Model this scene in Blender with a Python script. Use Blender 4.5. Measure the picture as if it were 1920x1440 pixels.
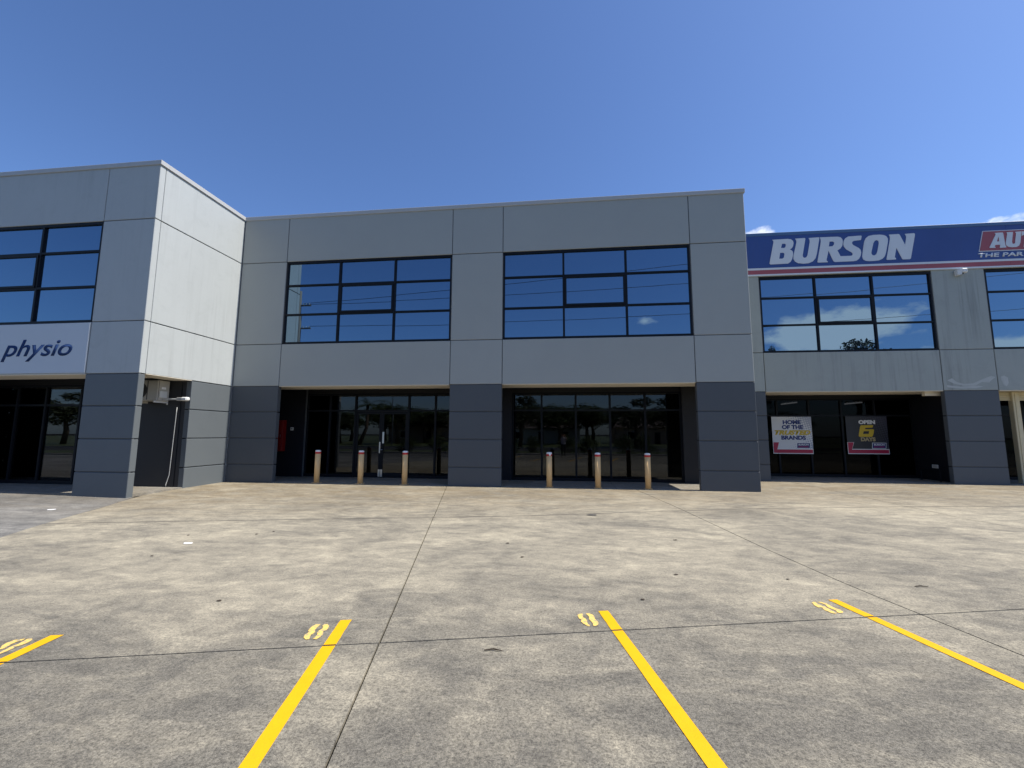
import bpy, bmesh, math, random
from mathutils import Vector, Matrix
random.seed(7)
rad = math.radians
for o in list(bpy.data.objects): bpy.data.objects.remove(o)
SC = bpy.context.scene
C = SC.collection

# ------------------------------------------------------------------ camera
FPX, YAW, PITCH, ROLL = 809.2114, -.1178, .1157, .0046
HC = 1.667
cy, sy, cp, sp = math.cos(YAW), math.sin(YAW), math.cos(PITCH), math.sin(PITCH)
FW = Vector((sy*cp, cy*cp, sp)); RT0 = Vector((cy, -sy, 0)); UP0 = RT0.cross(FW)
RT = RT0*math.cos(ROLL) + UP0*math.sin(ROLL); UP = UP0*math.cos(ROLL) - RT0*math.sin(ROLL)
cam = bpy.data.cameras.new('camera'); camo = bpy.data.objects.new('camera', cam); C.objects.link(camo)
cam.sensor_width = 36; cam.sensor_fit = 'HORIZONTAL'; cam.lens = FPX/1920*36
cam.clip_start = .05; cam.clip_end = 3000
camo.matrix_world = Matrix(((RT.x, UP.x, -FW.x, 0), (RT.y, UP.y, -FW.y, 0), (RT.z, UP.z, -FW.z, HC), (0, 0, 0, 1)))
SC.camera = camo
def ray(u, v): return RT*((u-960)/FPX) - UP*((v-720)/FPX) + FW
def onY(u, v, y): d = ray(u, v); p = d*(y/d.y); p.z += HC; return p
def onZ(u, v, z=0.): d = ray(u, v); p = d*((z-HC)/d.z); p.z += HC; return p

# ------------------------------------------------------------------ light, sky, exposure
SUN = Vector((1, .012, 1.46)).normalized()
EL = math.asin(SUN.z)
SKY_STR, SUN_STR, EXPO = .10, 5.0, .50
w = bpy.data.worlds.new('World'); SC.world = w; w.use_nodes = True
nt = w.node_tree; nt.nodes.clear()
def N(tree, t, **k):
    n = tree.nodes.new(t)
    for a, b in k.items(): setattr(n, a, b)
    return n
def L(tree, a, b): tree.links.new(a, b)
def M(tree, op, a, b=None, c=None, clamp=False):
    n = tree.nodes.new('ShaderNodeMath'); n.operation = op; n.use_clamp = clamp
    for i, x in enumerate((a, b, c)):
        if x is None: continue
        if isinstance(x, (int, float)): n.inputs[i].default_value = x
        else: tree.links.new(x, n.inputs[i])
    return n.outputs[0]
sky = N(nt, 'ShaderNodeTexSky', sky_type='NISHITA', sun_disc=False)
sky.sun_elevation = EL; sky.sun_rotation = math.atan2(SUN.x, SUN.y)
sky.air_density = 1.0; sky.dust_density = .8; sky.ozone_density = 3.0; sky.altitude = 0
tc = N(nt, 'ShaderNodeTexCoord')
nz = N(nt, 'ShaderNodeTexNoise'); nz.inputs['Scale'].default_value = 13; nz.inputs['Detail'].default_value = 7; nz.inputs['Roughness'].default_value = .58
mp = N(nt, 'ShaderNodeMapping'); mp.inputs['Scale'].default_value = (1, 1, 2.0)
L(nt, tc.outputs['Generated'], mp.inputs[0]); L(nt, mp.outputs[0], nz.inputs['Vector'])
CLOUDS = [  # direction, half width, half height: low fair-weather cumulus
    ((.372, .845, .372), .045, .030), ((.66, .69, .300), .10, .026), ((.50, -.842, .190), .125, .052), ((.176, -.952, .247), .045, .018),
    ((.665, -.733, .128), .14, .035), ((.80, .58, .20), .20, .05), ((-.75, -.62, .12), .15, .04), ((.93, -.30, .16), .2, .05), ((-.93, .30, .10), .2, .04)]
tot = None
for ci, (d, hw, hh) in enumerate(CLOUDS):
    d = Vector(d).normalized(); side = Vector((0, 0, 1)).cross(d).normalized()
    def dot(vec):
        n = N(nt, 'ShaderNodeVectorMath', operation='DOT_PRODUCT'); L(nt, tc.outputs['Generated'], n.inputs[0]); n.inputs[1].default_value = vec; return n.outputs['Value']
    a = M(nt, 'DIVIDE', dot(side), hw); b = M(nt, 'DIVIDE', M(nt, 'SUBTRACT', dot((0, 0, 1)), d.z), hh)
    r2 = M(nt, 'ADD', M(nt, 'MULTIPLY', a, a), M(nt, 'MULTIPLY', b, b))
    g = M(nt, 'MULTIPLY', M(nt, 'POWER', 2.718, M(nt, 'MULTIPLY', r2, -1.)), M(nt, 'GREATER_THAN', dot(d), 0.))
    g = M(nt, 'MULTIPLY', g, {3: .76, 1: .78}.get(ci, 1.))
    tot = g if tot is None else M(nt, 'MAXIMUM', tot, g)
cl = M(nt, 'MULTIPLY', M(nt, 'SUBTRACT', M(nt, 'ADD', M(nt, 'MULTIPLY', tot, .62), M(nt, 'MULTIPLY', nz.outputs[0], .95)), .78), 6.0, clamp=True)
cl = M(nt, 'MULTIPLY', cl, M(nt, 'GREATER_THAN', tot, .04))
cl = M(nt, 'MULTIPLY', cl, .92)
mx = N(nt, 'ShaderNodeMix', data_type='RGBA'); L(nt, cl, mx.inputs['Factor'])
tint = N(nt, 'ShaderNodeMix', data_type='RGBA', blend_type='MULTIPLY'); tint.inputs['Factor'].default_value = 1
tint.inputs[7].default_value = (.745, .90, 1.175, 1)
L(nt, sky.outputs[0], tint.inputs[6]); L(nt, tint.outputs[2], mx.inputs[6]); mx.inputs[7].default_value = (9.0, 9.3, 9.8, 1)
bg = N(nt, 'ShaderNodeBackground'); bg.inputs[1].default_value = SKY_STR
wo = N(nt, 'ShaderNodeOutputWorld'); L(nt, mx.outputs[2], bg.inputs[0]); L(nt, bg.outputs[0], wo.inputs[0])
sun = bpy.data.lights.new('sun', 'SUN'); sun.energy = SUN_STR; sun.angle = rad(.53); sun.color = (1, .945, .86)
suno = bpy.data.objects.new('sun', sun); C.objects.link(suno); suno.rotation_euler = (-SUN).to_track_quat('-Z', 'Y').to_euler(); suno.location = SUN*60
vs = SC.view_settings; vs.view_transform = 'Standard'; vs.look = 'None'; vs.exposure = EXPO; vs.gamma = 1; vs.use_curve_mapping = False
SC.render.engine = 'CYCLES'

# ------------------------------------------------------------------ materials
MATS = {}
def newmat(name):
    m = bpy.data.materials.new(name); m.use_nodes = True; t = m.node_tree; t.nodes.clear()
    out = N(t, 'ShaderNodeOutputMaterial'); return m, t, out
def pos(t, scale=(1, 1, 1), rotz=0):
    g = N(t, 'ShaderNodeNewGeometry'); mpn = N(t, 'ShaderNodeMapping'); mpn.inputs['Scale'].default_value = scale; mpn.inputs['Rotation'].default_value = (0, 0, rotz)
    L(t, g.outputs['Position'], mpn.inputs[0]); return mpn.outputs[0]
def noise(t, vec, scale, detail=4, rough=.55, dist=0):
    n = N(t, 'ShaderNodeTexNoise'); n.inputs['Scale'].default_value = scale; n.inputs['Detail'].default_value = detail
    n.inputs['Roughness'].default_value = rough; n.inputs['Distortion'].default_value = dist; L(t, vec, n.inputs['Vector']); return n.outputs[0]
def ramp(t, fac, stops):
    r = N(t, 'ShaderNodeValToRGB'); e = r.color_ramp.elements
    while len(e) < len(stops): e.new(.5)
    for q, (p, c) in zip(e, stops): q.position = p; q.color = (*c, 1) if len(c) == 3 else c
    L(t, fac, r.inputs[0]); return r.outputs[0]
def mixc(t, fac, a, b, mode='MIX'):
    n = N(t, 'ShaderNodeMix', data_type='RGBA', blend_type=mode)
    for s, x in ((n.inputs['Factor'], fac), (n.inputs[6], a), (n.inputs[7], b)):
        if isinstance(x, (int, float)): s.default_value = x
        elif isinstance(x, tuple): s.default_value = (*x, 1)
        else: L(t, x, s)
    return n.outputs[2]
def bump(t, h, strength, dist=.01):
    b = N(t, 'ShaderNodeBump'); b.inputs['Strength'].default_value = strength; b.inputs['Distance'].default_value = dist; L(t, h, b.inputs['Height']); return b.outputs[0]
def prin(t, out, col, rough=.6, nrm=None, spec=.4, metal=0):
    p = N(t, 'ShaderNodeBsdfPrincipled')
    if isinstance(col, tuple): p.inputs['Base Color'].default_value = (*col, 1)
    else: L(t, col, p.inputs['Base Color'])
    if isinstance(rough, (int, float)): p.inputs['Roughness'].default_value = rough
    else: L(t, rough, p.inputs['Roughness'])
    p.inputs['Specular IOR Level'].default_value = spec; p.inputs['Metallic'].default_value = metal
    if nrm is not None: L(t, nrm, p.inputs['Normal'])
    L(t, p.outputs[0], out.inputs[0]); return p

def m_paint(name, base, rough=.55, var=.10, streak=0., blotch=0., bumps=.12, spec=.3):
    m, t, o = newmat(name)
    P = pos(t)
    n1 = noise(t, P, .7, 5, .6); c = mixc(t, M(t, 'MULTIPLY', n1, 1), tuple(x*(1-var) for x in base), tuple(x*(1+var) for x in base))
    n3 = noise(t, P, 26, 3, .6)
    c = mixc(t, M(t, 'MULTIPLY', n3, .16), c, tuple(x*.72 for x in base))
    if streak:
        s = noise(t, pos(t, (7, 7, .28)), 1., 5, .65); s = ramp(t, s, [(.50, (0, 0, 0)), (.74, (1, 1, 1))])
        big = ramp(t, noise(t, P, .45, 3), [(.36, (0, 0, 0)), (.66, (1, 1, 1))])
        f = M(t, 'MULTIPLY', M(t, 'MULTIPLY', s, big), streak)
        c = mixc(t, f, c, (.10, .10, .095))
    if blotch:
        b2 = ramp(t, noise(t, P, 1.9, 6, .7, .6), [(.52, (0, 0, 0)), (.75, (1, 1, 1))])
        c = mixc(t, M(t, 'MULTIPLY', b2, blotch), c, tuple(x*.62 for x in base))
    h = noise(t, P, 170, 4, .6); h2 = noise(t, P, 12, 3)
    hh = M(t, 'ADD', h, M(t, 'MULTIPLY', h2, .7))
    prin(t, o, c, rough, bump(t, hh, bumps, .006), spec); MATS[name] = m; return m
def m_plain(name, col, rough=.5, spec=.4, metal=0, var=.08, scale=9., bumps=0.):
    m, t, o = newmat(name); P = pos(t)
    c = mixc(t, noise(t, P, scale, 4, .6), tuple(x*(1-var) for x in col), tuple(min(1, x*(1+var)) for x in col))
    prin(t, o, c, rough, bump(t, noise(t, P, 90, 3), bumps, .004) if bumps else None, spec, metal); MATS[name] = m; return m

m_paint('paint_upper', (.338, .352, .332), var=.045, blotch=.05)
m_paint('paint_lower', (.080, .089, .098), var=.06, blotch=.10)
m_paint('paint_upper_weathered', (.392, .415, .412), var=.06, streak=.20, blotch=.20)
m_paint('paint_lower_weathered', (.108, .122, .130), var=.08, streak=.10, blotch=.16)
m_paint('paint_right_upper', (.325, .35, .325), var=.08, streak=.55, blotch=.24)
m_paint('paint_right_lower', (.085, .096, .108), var=.08, streak=.12, blotch=.14)
m_paint('wall_dark', (.010, .011, .016), var=.1)
m_paint('wall_charcoal', (.032, .032, .034), var=.1)
m_paint('soffit_cream', (.80, .74, .62), var=.10, blotch=.12)
m_paint('ceiling_dark', (.012, .012, .014), var=.1)
m_paint('interior', (.16, .16, .17), var=.1)
m_paint('interior_light', (.42, .43, .45), var=.1)
m_paint('scuff', (.43, .45, .43), var=.25, blotch=.5)
m_plain('joint_dark', (.10, .092, .078), .9, .1, var=.4, scale=3)
m_plain('capping', (.40, .40, .39), .45, .5, var=.08)
m_plain('capping_blue', (.055, .125, .25), .45, .5)
m_plain('sealant', (.09, .095, .10), .8, .2)
m_plain('frame_black', (.006, .0075, .011), .5, .18, var=.15)
m_plain('steel', (.62, .62, .61), .3, .5, 1.)
m_plain('white_metal', (.66, .66, .63), .45, .5, var=.06)
m_plain('ac_beige', (.47, .45, .40), .5, .4, var=.08)
m_plain('ac_dark', (.05, .05, .05), .6)
m_plain('bollard_cream', (.70, .46, .215), .6, .25, var=.06, scale=3)
m_plain('tape_red', (.52, .02, .02), .35, .5, var=.2, scale=30)
m_plain('tape_white', (.78, .76, .74), .35, .5)
m_plain('hose_red', (.17, .006, .006), .5, .2)
m_plain('sign_white', (.47, .51, .55), .5, .25, var=.03, scale=1)
m_plain('sign_navy_text', (.020, .045, .125), .8, .1)
m_paint('sign_blue', (.035, .075, .245), .42, var=.16, streak=.12, bumps=.02)
m_paint('sign_red', (.33, .085, .105), .5, var=.14, streak=.25, bumps=.02)
m_paint('sign_letter', (.62, .66, .70), .5, var=.05, streak=.12, bumps=.02)
m_plain('roller_cream', (.60, .52, .33), .5, .4)
m_plain('paper', (.85, .85, .84), .7)
m_plain('leaf_dry', (.045, .032, .020), .8)
m_plain('poster_navy', (.012, .030, .16), .4); m_plain('poster_yellow', (.62, .43, .03), .4); m_plain('poster_red', (.42, .015, .055), .4)
m_plain('poster_white', (.74, .74, .72), .4); m_plain('poster_tan', (.42, .33, .16), .4)
m_plain('timber_grey', (.22, .18, .14), .85); m_plain('wire_black', (.01, .01, .01), .6)
m_plain('roof_tile', (.13, .10, .09), .8); m_plain('brick_wall', (.38, .27, .2), .8); m_plain('render_white', (.62, .6, .56), .8)
m_plain('asphalt', (.055, .055, .057), .9, .2, var=.2, scale=3); m_plain('soil', (.018, .016, .013), .95, .1, var=.3)
m_plain('bark', (.13, .10, .075), .9, .1, var=.3)
m_plain('kerb_concrete', (.36, .34, .30), .85, .2, var=.15)

def m_leaf(name, a, b):
    m, t, o = newmat(name); P = pos(t)
    c = mixc(t, noise(t, P, 3.5, 3, .7), a, b)
    p = prin(t, o, c, .55, None, .3); MATS[name] = m
m_leaf('leaf_hedge', (.030, .050, .016), (.085, .115, .03)); m_leaf('leaf_gum', (.035, .048, .022), (.09, .105, .05)); m_leaf('leaf_palm', (.04, .065, .02), (.09, .12, .04))
m_leaf('grass_green', (.06, .085, .025), (.12, .13, .05))

def m_concrete(name, light, dark, brown, old=False):
    m, t, o = newmat(name); P = pos(t)
    g = N(t, 'ShaderNodeNewGeometry'); sep = N(t, 'ShaderNodeSeparateXYZ'); L(t, g.outputs['Position'], sep.inputs[0])
    X, Y = sep.outputs[0], sep.outputs[1]
    big = noise(t, P, .33, 5, .62, .5)
    med = noise(t, pos(t, (1.0, 1.9, 1), rad(-14)), .95, 7, .68, .9)
    fin = noise(t, P, 6., 6, .7)
    spk = noise(t, P, 62, 4, .75)
    spk2 = noise(t, P, 165, 2, .6)
    # grime: more of it where cars stand (near the bay lines), less on the trafficked lane
    lane = M(t, 'SUBTRACT', Y, M(t, 'MULTIPLY', X, .245))
    park = M(t, 'MULTIPLY', M(t, 'SUBTRACT', 6.2, lane), .26, clamp=True)
    grime = M(t, 'ADD', M(t, 'MULTIPLY', med, .62), M(t, 'MULTIPLY', big, .55))
    grime = M(t, 'ADD', grime, M(t, 'MULTIPLY', park, .13))
    grime = M(t, 'ADD', grime, M(t, 'MULTIPLY', fin, .20))
    gm = ramp(t, grime, [(.56, (0, 0, 0)), (.84, (1, 1, 1))])
    c = mixc(t, gm, light, dark)
    # pale leached streaks
    pale = ramp(t, noise(t, pos(t, (1.0, 2.6, 1), rad(-24)), 1.25, 7, .72, 1.4), [(.55, (0, 0, 0)), (.74, (1, 1, 1))])
    c = mixc(t, M(t, 'MULTIPLY', pale, .40), c, tuple(min(1, x*1.30) for x in light))
    # brown silt washed along the frontage
    fr = M(t, 'MULTIPLY', M(t, 'SUBTRACT', M(t, 'SUBTRACT', Y, M(t, 'MULTIPLY', X, .2)), 8.6), .22, clamp=True)
    bn = ramp(t, noise(t, pos(t, (1, 2.2, 1)), .8, 5, .65, .8), [(.30, (0, 0, 0)), (.60, (1, 1, 1))])
    c = mixc(t, M(t, 'MULTIPLY', M(t, 'MULTIPLY', bn, fr), .85), c, brown)
    # exposed dark aggregate and lichen specks
    sp1 = ramp(t, spk, [(.46, (0, 0, 0)), (.60, (1, 1, 1))])
    amt = M(t, 'ADD', M(t, 'MULTIPLY', gm, .36), M(t, 'MULTIPLY', park, .22))
    amt = M(t, 'ADD', amt, .22)
    c = mixc(t, M(t, 'MULTIPLY', sp1, amt), c, tuple(x*.42 for x in dark))
    sp2 = ramp(t, spk2, [(.50, (0, 0, 0)), (.70, (1, 1, 1))])
    c = mixc(t, M(t, 'MULTIPLY', sp2, .30), c, tuple(min(1, x*1.5) for x in light))
    # mottled grain of the worn surface, coarse to fine
    gr1 = ramp(t, noise(t, P, 30, 9, .86), [(.37, (.46, .46, .47)), (.49, (.94, .94, .94)), (.63, (1.38, 1.37, 1.35))])
    c = mixc(t, M(t, 'ADD', .50, M(t, 'MULTIPLY', park, .45)), c, mixc(t, 1., c, gr1, 'MULTIPLY'))
    gr2 = ramp(t, noise(t, pos(t, (1, 1.5, 1), rad(-14)), 4.2, 8, .74, .4), [(.36, (.80, .80, .81)), (.52, (1, 1, 1)), (.66, (1.17, 1.16, 1.14))])
    c = mixc(t, 1., c, gr2, 'MULTIPLY')
    # round oil and gum spots
    vo = N(t, 'ShaderNodeTexVoronoi'); vo.inputs['Scale'].default_value = .85; L(t, P, vo.inputs['Vector'])
    wob = M(t, 'ADD', vo.outputs['Distance'], M(t, 'MULTIPLY', M(t, 'SUBTRACT', fin, .5), .05))
    spot = M(t, 'LESS_THAN', wob, .024)
    sv = N(t, 'ShaderNodeSeparateColor'); L(t, vo.outputs['Color'], sv.inputs[0])
    spot = M(t, 'MULTIPLY', spot, M(t, 'GREATER_THAN', sv.outputs[0], .72))
    c = mixc(t, M(t, 'MULTIPLY', spot, .55), c, (.05, .05, .052))
    h = M(t, 'ADD', M(t, 'MULTIPLY', spk, 1.), M(t, 'MULTIPLY', fin, .5))
    prin(t, o, c, .88, bump(t, h, .22, .006), .18); MATS[name] = m
m_concrete('concrete', (.385, .345, .258), (.150, .140, .118), (.205, .160, .098))
m_concrete('concrete_old', (.27, .26, .235), (.105, .104, .100), (.16, .14, .11), True)
m_concrete('porch_concrete', (.30, .285, .25), (.18, .17, .15), (.22, .19, .14))

def m_yellow(name, wear, ca=(.66, .345, .004), cb_=(.78, .42, .008)):
    m, t, o = newmat(name); P = pos(t)
    c = mixc(t, noise(t, P, 9, 4, .65), ca, cb_)
    d = ramp(t, noise(t, P, 70, 4, .7), [(.56, (0, 0, 0)), (.72, (1, 1, 1))])
    c = mixc(t, M(t, 'MULTIPLY', d, .38), c, (.46, .24, .02))
    wn = ramp(t, noise(t, P, 34, 5, .75), [(wear, (1, 1, 1)), (wear+.09, (0, 0, 0))])
    c = mixc(t, wn, c, (.30, .27, .20))
    prin(t, o, c, .6, bump(t, noise(t, P, 80, 3), .3, .004), .2); MATS[name] = m
m_yellow('line_yellow', .17); m_yellow('mark_yellow', .40, (.70, .46, .10), (.80, .56, .17))

def m_glass_up():
    m, t, o = newmat('glass_reflective'); P = pos(t)
    gl = N(t, 'ShaderNodeBsdfGlossy'); gl.inputs['Roughness'].default_value = .004; gl.inputs['Color'].default_value = (.44, .66, .87, 1)
    L(t, bump(t, noise(t, P, 1.3, 2), .012, .02), gl.inputs['Normal'])
    df = N(t, 'ShaderNodeBsdfDiffuse'); df.inputs[0].default_value = (.012, .016, .024, 1)
    fr = N(t, 'ShaderNodeFresnel'); fr.inputs[0].default_value = 1.5
    f = M(t, 'ADD', M(t, 'MULTIPLY', fr.outputs[0], .9), .30, clamp=True)
    mxs = N(t, 'ShaderNodeMixShader'); L(t, f, mxs.inputs[0]); L(t, df.outputs[0], mxs.inputs[1]); L(t, gl.outputs[0], mxs.inputs[2]); L(t, mxs.outputs[0], o.inputs[0]); MATS['glass_reflective'] = m
m_glass_up()
def m_glass_shop(name='glass_tinted', tr_=.30, k_=1.35):
    m, t, o = newmat(name); P = pos(t)
    gl = N(t, 'ShaderNodeBsdfGlossy'); gl.inputs['Roughness'].default_value = .004; gl.inputs['Color'].default_value = (.9, .95, 1, 1)
    L(t, bump(t, noise(t, P, 1.1, 2), .010, .02), gl.inputs['Normal'])
    tr = N(t, 'ShaderNodeBsdfTransparent'); tr.inputs[0].default_value = (tr_, tr_*1.03, tr_*1.1, 1)
    fr = N(t, 'ShaderNodeFresnel'); fr.inputs[0].default_value = 1.55
    f = M(t, 'MULTIPLY', fr.outputs[0], k_, clamp=True)
    mxs = N(t, 'ShaderNodeMixShader'); L(t, f, mxs.inputs[0]); L(t, tr.outputs[0], mxs.inputs[1]); L(t, gl.outputs[0], mxs.inputs[2]); L(t, mxs.outputs[0], o.inputs[0]); MATS[name] = m
m_glass_shop('glass_tinted', .26, .95); m_glass_shop('glass_film', .14, .14)
def m_emit(name, col, s):
    m, t, o = newmat(name); e = N(t, 'ShaderNodeEmission'); e.inputs[0].default_value = (*col, 1); e.inputs[1].default_value = s; L(t, e.outputs[0], o.inputs[0]); MATS[name] = m
m_emit('tube_lit', (1, .97, .9), 1.6)
def m_halftone(name, base, dotc, org, su):
    """flat print: a diagonal field of halftone dots that fades out"""
    m, t, o = newmat(name); g = N(t, 'ShaderNodeNewGeometry'); s = N(t, 'ShaderNodeSeparateXYZ'); L(t, g.outputs['Position'], s.inputs[0])
    u = M(t, 'DIVIDE', M(t, 'SUBTRACT', s.outputs[0], org[0]), su); v = M(t, 'DIVIDE', M(t, 'SUBTRACT', s.outputs[2], org[1]), su)
    a = M(t, 'SUBTRACT', M(t, 'FRACT', M(t, 'MULTIPLY', M(t, 'ADD', u, M(t, 'MULTIPLY', v, .25)), 17.)), .5); b = M(t, 'SUBTRACT', M(t, 'FRACT', M(t, 'MULTIPLY', M(t, 'SUBTRACT', v, M(t, 'MULTIPLY', u, .25)), 17.)), .5)
    r = M(t, 'SQRT', M(t, 'ADD', M(t, 'MULTIPLY', a, a), M(t, 'MULTIPLY', b, b)))
    size = M(t, 'MULTIPLY', M(t, 'SUBTRACT', M(t, 'ADD', u, M(t, 'MULTIPLY', M(t, 'ABSOLUTE', M(t, 'SUBTRACT', v, .45)), .9)), .62), .75, clamp=True)
    d = M(t, 'LESS_THAN', r, size)
    prin(t, o, mixc(t, d, base, dotc), .4); MATS[name] = m

# ------------------------------------------------------------------ mesh helpers
class MB:
    def __init__(s): s.bm = bmesh.new()
    def box(s, x0, x1, y0, y1, z0, z1, bev=0.):
        r = bmesh.ops.create_cube(s.bm, size=1.)
        vs_ = r['verts']
        for v in vs_: v.co = Vector((x0+(v.co.x+.5)*(x1-x0), y0+(v.co.y+.5)*(y1-y0), z0+(v.co.z+.5)*(z1-z0)))
        if bev:
            ed = list({e for v in vs_ for e in v.link_edges}); bmesh.ops.bevel(s.bm, geom=ed, offset=bev, segments=1, affect='EDGES')
        return s
    def prism(s, pts, direction):
        """closed planar polygon (3D points) extruded along direction"""
        vs_ = [s.bm.verts.new(p) for p in pts]; f = s.bm.faces.new(vs_); r = bmesh.ops.extrude_face_region(s.bm, geom=[f])
        for v in [q for q in r['geom'] if isinstance(q, bmesh.types.BMVert)]: v.co += Vector(direction)
        return s
    def tube(s, pts, r, seg=10):
        rings = []
        for i, p in enumerate(pts):
            p = Vector(p); a = Vector(pts[max(i-1, 0)]); b = Vector(pts[min(i+1, len(pts)-1)]); d = (b-a).normalized()
            ref = Vector((0, 0, 1)) if abs(d.z) < .9 else Vector((1, 0, 0)); e1 = d.cross(ref).normalized(); e2 = d.cross(e1)
            rr = r[i] if isinstance(r, (list, tuple)) else r
            rings.append([s.bm.verts.new(p+e1*rr*math.cos(k*2*math.pi/seg)+e2*rr*math.sin(k*2*math.pi/seg)) for k in range(seg)])
        for a, b in zip(rings, rings[1:]):
            for k in range(seg): s.bm.faces.new((a[k], a[(k+1) % seg], b[(k+1) % seg], b[k]))
        s.bm.faces.new(rings[0][::-1]); s.bm.faces.new(rings[-1]); return s
    def lathe(s, cx, cy_, prof, seg=24):
        rings = [[s.bm.verts.new((cx+r*math.cos(k*2*math.pi/seg), cy_+r*math.sin(k*2*math.pi/seg), z)) for k in range(seg)] for r, z in prof]
        for a, b in zip(rings, rings[1:]):
            for k in range(seg): s.bm.faces.new((a[k], a[(k+1) % seg], b[(k+1) % seg], b[k]))
        s.bm.faces.new(rings[0][::-1]); s.bm.faces.new(rings[-1]); return s
    def mesh(s, name, mat, smooth=False):
        bmesh.ops.recalc_face_normals(s.bm, faces=s.bm.faces[:])
        me = bpy.data.meshes.new(name); s.bm.to_mesh(me); s.bm.free(); me.materials.append(MATS[mat])
        if smooth:
            for p in me.polygons: p.use_smooth = True
        return me
    def build(s, name, mat, parent=None, smooth=False): return link(name, s.mesh(name, mat, smooth), parent)
def wloc(o):
    v = Vector(o.location)
    while o.parent: o = o.parent; v += o.location
    return v
def link(name, me, parent=None):
    """mesh data is in world coordinates; keep the child's origin at the mesh centre"""
    co = [v.co for v in me.vertices]
    c = Vector([(min(p[i] for p in co)+max(p[i] for p in co))/2 for i in range(3)]) if co else Vector()
    if co: c.z = min(p.z for p in co)
    me.transform(Matrix.Translation(-c))
    o = bpy.data.objects.new(name, me); C.objects.link(o)
    if parent: o.parent = parent; o.location = c - wloc(parent)
    else: o.location = c
    return o
def thing(name, label, cat, loc, group=None):
    o = bpy.data.objects.new(name, None); C.objects.link(o); o.location = loc; o.empty_display_size = .3
    o['label'] = label; o['category'] = cat
    if group: o['group'] = group
    return o
def tag(o, label, cat, group=None):
    o['label'] = label; o['category'] = cat
    if group: o['group'] = group
    return o
def struct(o): o['kind'] = 'structure'; return o
def copy_tree(src, parent=None, delta=Vector()):
    c = src.copy(); C.objects.link(c); c.parent = parent
    if parent is None: c.location = src.location + delta
    for ch in src.children: copy_tree(ch, c)
    return c

# ------------------------------------------------------------------ levels and plan
YL, YC, YR = 10.429, 13.8, 17.033
J1, J2, J3, J4, J5, J6 = 7.757, 4.765, 3.282, 2.387, 1.492, .602
CB, CT = 9.385, 9.525
X0, X1, X2, X3, X4, X5 = -11.508, -9.770, -3.709, -1.961, 4.089, 5.808
XM = -13.198
R1, R2, R3 = 7.529, 13.518, 15.268
TH = .18
G = .011            # half joint

def gz(x, y): return -.085*math.exp(-(((x+11.2)/2.6)**2+((y-9.6)/2.0)**2))

# ------------------------------------------------------------------ ground
base = MB()
for a in ((-900, -900), (900, -900), (900, 900), (-900, 900)): base.bm.verts.new((a[0], a[1], -.16))
base.bm.faces.new(base.bm.verts[:])
ground = struct(base.build('ground', 'soil'))
def poly(pts):
    """x as a function of y (or y of x) through points, extended straight at the ends"""
    def f(q):
        for (a, b), (c, d) in zip(pts, pts[1:]):
            if q <= c or (c, d) == pts[-1]: return b+(d-b)*(q-a)/(c-a)
    return f
VA = poly([(-4., .17), (2.247, -1.199), (12.95, -3.538), (20, -5.08)])
VBl = poly([(-4., 5.4), (3.95, 3.484), (5.42, 3.177), (6.99, 2.963), (10.38, 2.632), (13.8, 2.2), (20, 1.4)])
VC = poly([(-4., 11.0), (6., 8.9), (9.1, 8.264), (10.12, 8.10), (15.06, 8.17), (20, 8.0)])
VD = poly([(-4., 17.), (10, 14.3), (14.75, 13.537), (16., 13.509), (20, 13.4)])
VE = poly([(-4., 23.), (20, 18.5)]); VF = poly([(-4., 40.), (20, 40.)])
VL0 = poly([(-4., -2.85), (6.08, -8.89), (7.91, -9.99), (9.70, -11.02), (10.7, -11.6), (20, -11.6)])
VLL = poly([(-4., -14.), (20, -20.5)]); VL3 = poly([(-4, -40.), (20, -40.)])
H0 = poly([(-40, -6.2), (-8, -6.2), (8, -3.6), (40, 2.)]); H0 = lambda x: -4.2
HN = poly([(-4.076, 2.889), (4.436, 4.975)])
HF = poly([(-9.365, 7.166), (-3.743, 8.403), (-.626, 9.133), (1.642, 9.894), (4.525, 10.758), (8.083, 11.538), (11.016, 12.045)])
HB = lambda x: 20.0
carpark = bpy.data.objects.new('car_park', None); C.objects.link(carpark); struct(carpark)
def slab(va, vb, ha, hb, mat, n=12, gap=.008):
    bm = bmesh.new(); gr = []
    for i in range(n+1):
        row = []
        for j in range(n+1):
            s, t_ = i/n, j/n; x, y = 0., 5.
            for _ in range(30):
                x = va(y)*(1-s)+vb(y)*s; y = ha(x)*(1-t_)+hb(x)*t_
            x += gap*(1-2*s); y += gap*(1-2*t_)
            row.append(bm.verts.new((x, y, gz(x, y))))
        gr.append(row)
    for i in range(n):
        for j in range(n): bm.faces.new((gr[i][j], gr[i+1][j], gr[i+1][j+1], gr[i][j+1]))
    r = bmesh.ops.extrude_face_region(bm, geom=bm.faces[:])
    for v in [q for q in r['geom'] if isinstance(q, bmesh.types.BMVert)]: v.co.z += .0
    for row in gr:
        for v in row: v.co.z -= .10
    m_ = MB(); m_.bm.free(); m_.bm = bm
    return m_.build('concrete_slab', mat, carpark)
for va, vb in ((VL0, VA), (VA, VBl), (VBl, VC), (VC, VD), (VD, VE), (VE, VF)):
    for ha, hb in ((H0, HN), (HN, HF), (HF, HB)):
        slab(va, vb, ha, hb, 'concrete')
HL = lambda x: 4.0 + .245*x + 3.0
for va, vb in ((VL3, VLL), (VLL, VL0)):
    for ha, hb in ((H0, lambda x: 4.2), (lambda x: 4.2, HB)): slab(va, vb, ha, hb, 'concrete_old')

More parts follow.
